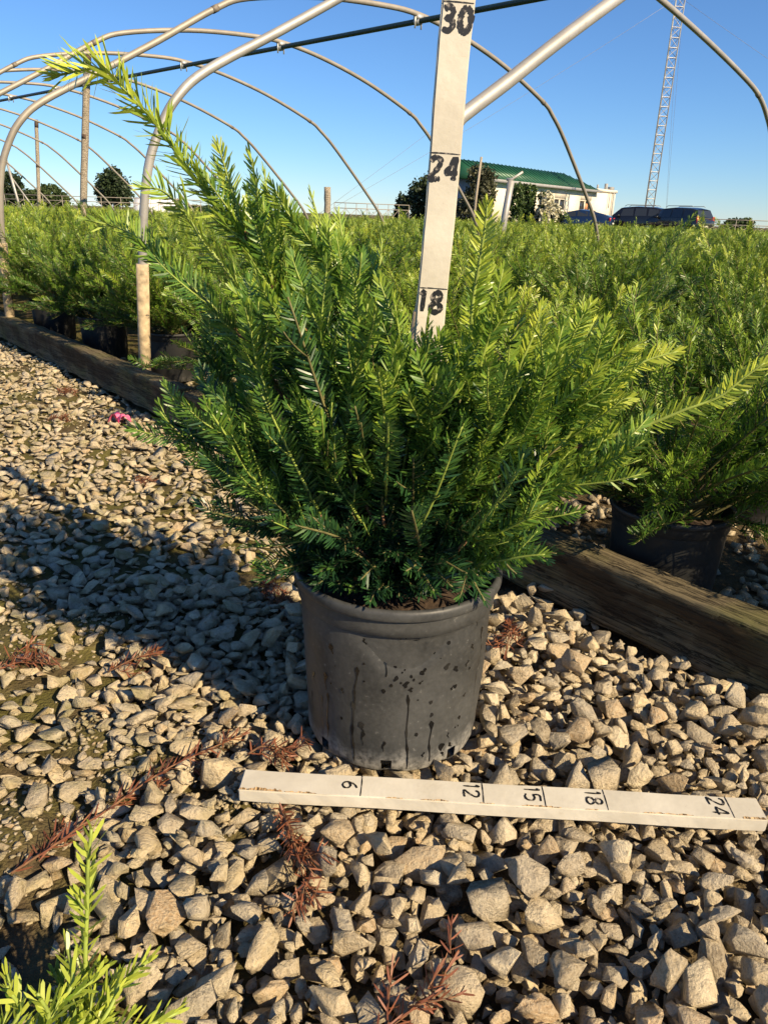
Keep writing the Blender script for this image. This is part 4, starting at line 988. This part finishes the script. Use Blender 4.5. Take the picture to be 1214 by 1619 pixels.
def slabbox(s0, s1, n0, n1, z0, z1):
    m_ = MB(); m_.box(W((s0 + s1) / 2, (n0 + n1) / 2, (z0 + z1) / 2), (s1 - s0, n1 - n0, z1 - z0), (wu, wn, UZ)); return m_
wins = [(12.2, 1.45, 2.40, 2.1), (17.1, 1.45, 2.42, 2.3)]                      # s, z0, z1, width
wm = MB(); ss = sorted([0, WL] + [w_[0] - w_[3] / 2 for w_ in wins] + [w_[0] + w_[3] / 2 for w_ in wins])
for k in range(len(ss) - 1):
    s0, s1 = ss[k], ss[k + 1]
    if k % 2 == 0: wm.box(W((s0 + s1) / 2, -.15, 1.57), (s1 - s0, .3, 3.24), (wu, wn, UZ))
    else:
        z0, z1 = wins[k // 2][1], wins[k // 2][2]
        wm.box(W((s0 + s1) / 2, -.15, (z0 - .05) / 2), (s1 - s0, .3, z0 + .05), (wu, wn, UZ)); wm.box(W((s0 + s1) / 2, -.15, (z1 + 3.19) / 2), (s1 - s0, .3, 3.19 - z1), (wu, wn, UZ))
wm.box(W(WL - .15, -DEP / 2 - .15, 1.57), (.3, DEP - .3, 3.24), (wu, wn, UZ)); wm.box(W(WL / 2, -DEP + .15, 1.57), (WL - .7, .3, 3.24), (wu, wn, UZ))
link('wall', wm.mesh('wall', M['stucco'], False, org), bd)
link('gable_wall', slabbox(-.02, .28, -DEP + .3, -.32, -.05, 3.19).mesh('gable_wall', M['gable'], False, org), bd)
link('corner_pier', slabbox(-.35, .85, .005, .45, -.05, 3.05).mesh('corner_pier', M['stucco'], False, org), bd)
RL = 19.2; rm = MB(); e = .45; V = [W(-.6, e, 3.22), W(RL, e, 3.22), W(RL, -DEP - e, 3.22), W(-.6, -DEP - e, 3.22), W(-.6, -DEP / 2, 4.45), W(RL - 3.2, -DEP / 2, 4.45)]
rm.add(V, [(0, 1, 5, 4), (1, 2, 5), (2, 3, 4, 5), (3, 0, 4), (0, 3, 2, 1)]); roof = link('roof', rm.mesh('roof', M['roof'], False, org), bd)
for k in range(33):                                                               # standing seams
    s_ = -.4 + k * .58; top = min(1., max(.05, (RL - s_) / 3.2)); m_ = MB(); m_.tube([W(s_, e - .02, 3.25), W(s_, e - .02 - (DEP / 2 + e - .05) * top, 3.25 + 1.23 * top)], .025, 4); link('roof_seam', m_.mesh('roof_seam', M['roof'], False, org), roof)
link('fascia', slabbox(-.6, RL, .46, .50, 3.06, 3.26).mesh('fascia', M['trim'], False, org), bd)
link('parapet', slabbox(RL + .05, WL + .1, -DEP, .12, 3.20, 3.42).mesh('parapet', M['stucco'], False, org), bd)
vm = MB(); vm.tube([W(WL - 1.2, -.5, 3.4), W(WL - 1.2, -.5, 3.95)], .16, 8); vm.box(W(WL - .5, -.3, 3.55), (.5, .4, .3), (wu, wn, UZ)); vm.tube([W(RL + 1.4, -.6, 3.4), W(RL + 1.4, -.6, 3.8)], .09, 6); link('roof_vent', vm.mesh('roof_vent', M['trim'], False, org), bd)
dm = MB(); dm.tube([W(WL - .8, .16, 3.2), W(WL - .8, .16, .1)], .06, 6); dm.tube([W(WL - 1.7, .16, 3.2), W(WL - 1.7, .16, 1.9)], .04, 6); link('downpipe', dm.mesh('downpipe', M['trim'], False, org), bd)
for s_, z0, z1, wd in wins:
    fr = MB(); t_ = .10
    for c, dd in (((s_, (z0 + t_ / 2)), (wd, t_)), ((s_, z1 - t_ / 2), (wd, t_)), ((s_ - wd / 2 + t_ / 2, (z0 + z1) / 2), (t_, z1 - z0 - 2 * t_)), ((s_ + wd / 2 - t_ / 2, (z0 + z1) / 2), (t_, z1 - z0 - 2 * t_)), ((s_, (z0 + z1) / 2), (t_, z1 - z0 - 2 * t_))):
        fr.box(W(c[0], -.10, c[1]), (dd[0] - .004, .12, dd[1] - .004), (wu, wn, UZ))
    f_ = link('window', fr.mesh('window', M['stucco'], False, org), bd)
    for q in (-1, 1): link('pane', slabbox(s_ + q * wd / 4 - wd / 4 + t_ * .6, s_ + q * wd / 4 + wd / 4 - t_ * .6, -.13, -.12, z0 + t_, z1 - t_).mesh('pane', M['glass'], False, org), f_)
    link('sill', slabbox(s_ - wd / 2 - .1, s_ + wd / 2 + .1, .003, .10, z0 - .12, z0 - .03).mesh('sill', M['trim'], False, org), f_)
    if s_ > 13: link('notice', slabbox(s_ + .25, s_ + .75, -.115, -.105, z0 + .25, z0 + .7).mesh('notice', M['ceil'], False, org), f_)
lm_ = MB(); lm_.box(W(9.3, .12, 2.35), (.3, .22, .25), (wu, wn, UZ)); link('wall_lamp', lm_.mesh('wall_lamp', M['trim'], False, org), bd)

up_ = thing('utility_pole', (5.0, 50, -.05), 'thin wooden utility pole beside the green roof', 'pole'); org = up_.location
mb = MB(); mb.tube([(4.95, 50, -.05), (5.03, 50, 2), (5.18, 50, 4.15)], [.085, .08, .07], 8); link('shaft', mb.mesh('shaft', M['post'], True, org), up_)

# ---- lattice radio mast with guy wires
mast = thing('lattice_mast', (19.42, 62, -.05), 'tall slender steel lattice mast rising behind the parked cars', 'mast'); org = mast.location
mc = np.array([19.42, 62., 0.]); RR = .40; legs = [np.array([RR * math.cos(t), RR * math.sin(t), 0]) for t in (R(100), R(220), R(340))]; MH = 34.
for l_ in legs: m_ = MB(); m_.tube([mc + l_, mc + l_ + UZ * MH], .042, 6); link('leg', m_.mesh('leg', M['clamp'], False, org), mast)
br = MB(); k = 0; z = 0.
while z < MH - .6:
    for a in range(3):
        p, q = mc + legs[a], mc + legs[(a + 1) % 3]; br.tube([p + UZ * z, q + UZ * z], .022, 4, False); br.tube(([p + UZ * z, q + UZ * (z + .62)] if k % 2 else [q + UZ * z, p + UZ * (z + .62)]), .020, 4, False)
    z += .62; k += 1
link('lattice_braces', br.mesh('lattice_braces', M['clamp'], False, org), mast)
for az, zt, dist in ((R(188), 15.5, 26), (R(188), 19.5, 26), (R(308), 15.5, 26), (R(308), 19.5, 26), (R(68), 15.5, 26), (R(68), 19.5, 26)):
    m_ = MB(); a = mc + UZ * zt; b = mc + np.array([math.cos(az), math.sin(az), 0]) * dist; m_.tube([a + (b - a) * u - UZ * (1.2 * u * (1 - u)) for u in np.linspace(0, 1, 9)], .009, 4); link('guy_wire', m_.mesh('guy_wire', M['trim'], False, org), mast)

# ---- parked cars
def car(loc, yaw, label, paint, suv=True):
    t = thing('parked_car', loc, label, 'car', 'parked cars before the building', yaw)
    if suv: stt = [(-2.40, .55, .95, .97, .86, .84), (-2.34, .40, 1.06, 1.10, .92, .86), (-2.05, .32, 1.10, 1.68, .95, .70), (-1.6, .30, 1.10, 1.77, .96, .71), (-.4, .28, 1.08, 1.80, .97, .72), (.55, .28, 1.06, 1.72, .97, .70), (1.25, .30, 1.05, 1.10, .96, .86), (2.05, .32, .98, 1.00, .93, .80), (2.38, .42, .78, .80, .84, .72)]
    else: stt = [(-2.25, .50, .85, .87, .80, .76), (-2.15, .36, .98, 1.02, .86, .76), (-1.55, .30, 1.02, 1.22, .89, .70), (-.9, .27, 1.00, 1.42, .90, .62), (-.1, .26, .98, 1.48, .90, .62), (.55, .26, .96, 1.36, .90, .62), (1.15, .28, .94, .99, .90, .78), (1.95, .32, .84, .86, .86, .72), (2.25, .42, .66, .68, .78, .66)]
    V = []; m = 10
    for x, zb, zl, zr, wb, wr in stt:
        h = [(wb * .92, zb), (wb, zb + .12), (wb, (zb + zl) / 2), (wb * .985, zl), (wr, zr - .06), ][:5]; row = [(y, z) for y, z in h] + [(-y, z) for y, z in h[::-1]]
        row[4] = (wr, zr - .05 if zr - zl > .2 else zr); row[5] = (-wr, row[4][1]); V += [(x, y, z) for y, z in row]
    F = []
    for i in range(len(stt) - 1):
        for j in range(m): F.append((i * m + j, (i + 1) * m + j, (i + 1) * m + (j + 1) % m, i * m + (j + 1) % m))
    F += [tuple(range(m)), tuple((len(stt) - 1) * m + j for j in range(m - 1, -1, -1))]
    mb = MB(); mb.add(V, F)
    rs = [s_ for s_ in stt if s_[3] - s_[2] > .3]; body = link('body', mb.mesh('body', paint), t)
    rr = MB(); 
    for i in range(len(rs) - 1):                                                    # crowned roof skin
        (xa, _, _, za, _, wa), (xb, _, _, zb2, _, wb2) = rs[i], rs[i + 1]; g = [-1, -.5, 0, .5, 1]; c = [-.052, -.012, 0, -.012, -.052]
        rr.add([(xa, wa * u * 1.004, za + q) for u, q in zip(g, c)] + [(xb, wb2 * u * 1.004, zb2 + q) for u, q in zip(g, c)], [(k, k + 1, k + 6, k + 5) for k in range(4)])
    link('roof', rr.mesh('roof', paint, True), t)
    def sec(x, sgn, u):                                                             # point on greenhouse side
        for a, b in zip(stt[:-1], stt[1:]):
            if a[0] <= x <= b[0]:
                k = (x - a[0]) / (b[0] - a[0]); q = [a[i] + (b[i] - a[i]) * k for i in range(6)]; y = q[4] * .985 + (q[5] - q[4] * .985) * u; return (x, sgn * (y + .012), q[2] + (q[3] - .05 - q[2]) * u)
    spans = [(-1.95, -1.25), (-1.15, -.35), (-.27, .62)] if suv else [(-1.3, -.75), (-.68, .05), (.12, .72)]
    for sg in (-1, 1):
        for a, b in spans: m_ = MB(); P = [sec(a, sg, .12), sec(b, sg, .12), sec(b - (.12 if b > .5 else 0), sg, .86), sec(a + .06, sg, .86)]; m_.add(P, [(0, 1, 2, 3)]); link('side_window', m_.mesh('side_window', M['glass']), t)
    def cross(i, j, u0, u1, name, mat, off):
        a, b = stt[i], stt[j]; f_ = lambda u, sg: (a[0] + (b[0] - a[0]) * u + off, sg * (a[5] + (b[5] - a[5]) * u) * .9, a[3] + (b[3] - a[3]) * u + .012); m_ = MB(); m_.add([f_(u0, -1), f_(u0, 1), f_(u1, 1), f_(u1, -1)], [(0, 1, 2, 3)]); link(name, m_.mesh(name, mat), t)
    cross(1, 2, .12, .85, 'rear_window', M['glass'], -.02); k_ = len(stt) - 4; cross(k_, k_ + 1, .12, .9, 'windscreen', M['glass'], .02)
    for sg in (-1, 1):
        m_ = MB(); m_.box((-2.33 if suv else -2.15, sg * .80, 1.02 if suv else .88), (.10, .20, .42 if suv else .22)); link('tail_light', m_.mesh('tail_light', M['tail']), t)
        m_ = MB(); m_.box((2.22 if suv else 2.08, sg * .70, .86 if suv else .74), (.14, .26, .14)); link('headlight', m_.mesh('headlight', M['clamp']), t)
        m_ = MB(); m_.box((.72, sg * 1.05, 1.15 if suv else 1.04), (.14, .2, .14)); link('mirror', m_.mesh('mirror', paint), t)
        for x in (-1.45, 1.45):
            m_ = MB(); m_.tube([(x, sg * .70, .36), (x, sg * .97, .36)], .36, 18); w_ = link('wheel', m_.mesh('wheel', M['tyre']), t); m_ = MB(); m_.tube([(x, sg * .965, .36), (x, sg * .985, .36)], .22, 12); link('rim', m_.mesh('rim', M['clamp']), w_)
    if suv:
        for sg in (-1, 1): m_ = MB(); m_.tube([(-1.7, sg * .60, 1.80), (-1.6, sg * .60, 1.86), (.3, sg * .60, 1.86), (.45, sg * .60, 1.77)], .02, 5); link('roof_rail', m_.mesh('roof_rail', M['trim']), t)
    m_ = MB(); m_.box((-2.41 if suv else -2.26, 0, .62), (.03, .5, .12)); link('number_plate', m_.mesh('number_plate', M['stucco']), t)
    return t
def paint(name, c):
    q = NT(name); q.col(c); q.set(.25, .2, .5); q.b.inputs['Coat Weight'].default_value = .6; return q.m
M['tail'] = NT('red_lens').set(.2).m; M['tail'].node_tree.nodes['Principled BSDF'].inputs['Base Color'].default_value = (.55, .02, .03, 1)
M['tyre'] = plain('tyre_rubber', (.02, .02, .02), .85)
car((12.7, 55, .0), R(156), 'dark blue saloon car beside the cream flowering shrub', paint('blue_paint', (.012, .028, .075)), False)
car((16.7, 56.5, .02), R(150), 'black estate car parked in front of the mast foot', paint('black_paint', (.012, .012, .014)))
car((18.95, 54.2, .0), R(122), 'black car showing its red tail lamp, last of the parked cars', paint('dark_paint', (.016, .018, .018)))

# ---- low pipe frames on the horizon, and a white tunnel
def pipe_frame(p, q, h, n, label):
    p, q = np.array([*p, 0.]), np.array([*q, 0.]); t = thing('pipe_frame', tuple(p), label, 'pipe frame', 'low pipe frames on the horizon'); org = t.location
    for z in (h, h - .28): m_ = MB(); m_.tube([p + UZ * z, q + UZ * z], .022, 5); link('rail', m_.mesh('rail', M['galv_dull'], False, org), t)
    for k in range(n + 1):
        c = p + (q - p) * k / n; m_ = MB(); m_.tube([c - UZ * .05, c + UZ * h], .02, 5); link('leg', m_.mesh('leg', M['galv_dull'], False, org), t)
        if k < n: d = p + (q - p) * (k + 1) / n; m_ = MB(); m_.tube([c + UZ * .3, d + UZ * (h - .28)], .014, 4); m_.tube([d + UZ * .3, c + UZ * (h - .28)], .014, 4); link('brace', m_.mesh('brace', M['galv_dull'], False, org), t)
pipe_frame((17.6, 46), (31, 50), 1.06, 12, 'low braced pipe frame on the horizon past the last parked car')
pipe_frame((-3.4, 46), (.9, 48), 1.28, 7, 'low braced pipe frame on the horizon behind the wooden stub')
pipe_frame((-30, 52), (-12, 50), 1.20, 14, 'low braced pipe frame on the horizon below the far trees')
tun = thing('white_tunnel', (-26.5, 88, -.05), 'small white plastic tunnel on the horizon under the round tree', 'tunnel'); mb = MB(); N = 10; V = []; F = []
for i in range(6):
    for j in range(N + 1): a = math.pi * j / N; V.append((i * .9 - 1.6, 1.6 * math.cos(a) * .8, 1.75 * math.sin(a)))
F = [(i * (N + 1) + j, (i + 1) * (N + 1) + j, (i + 1) * (N + 1) + j + 1, i * (N + 1) + j + 1) for i in range(5) for j in range(N)] + [tuple(range(N + 1))]
mb.add(V, F); M['film'] = plain('white_film', (.8, .8, .78), .5, 0, .05); link('cover', mb.mesh('cover', M['film'], True), tun)
mb = MB()
for i in range(6): mb.tube([V[i * (N + 1) + j] for j in range(N + 1)], .03, 5)
link('ribs', mb.mesh('ribs', M['galv_dull']), tun)
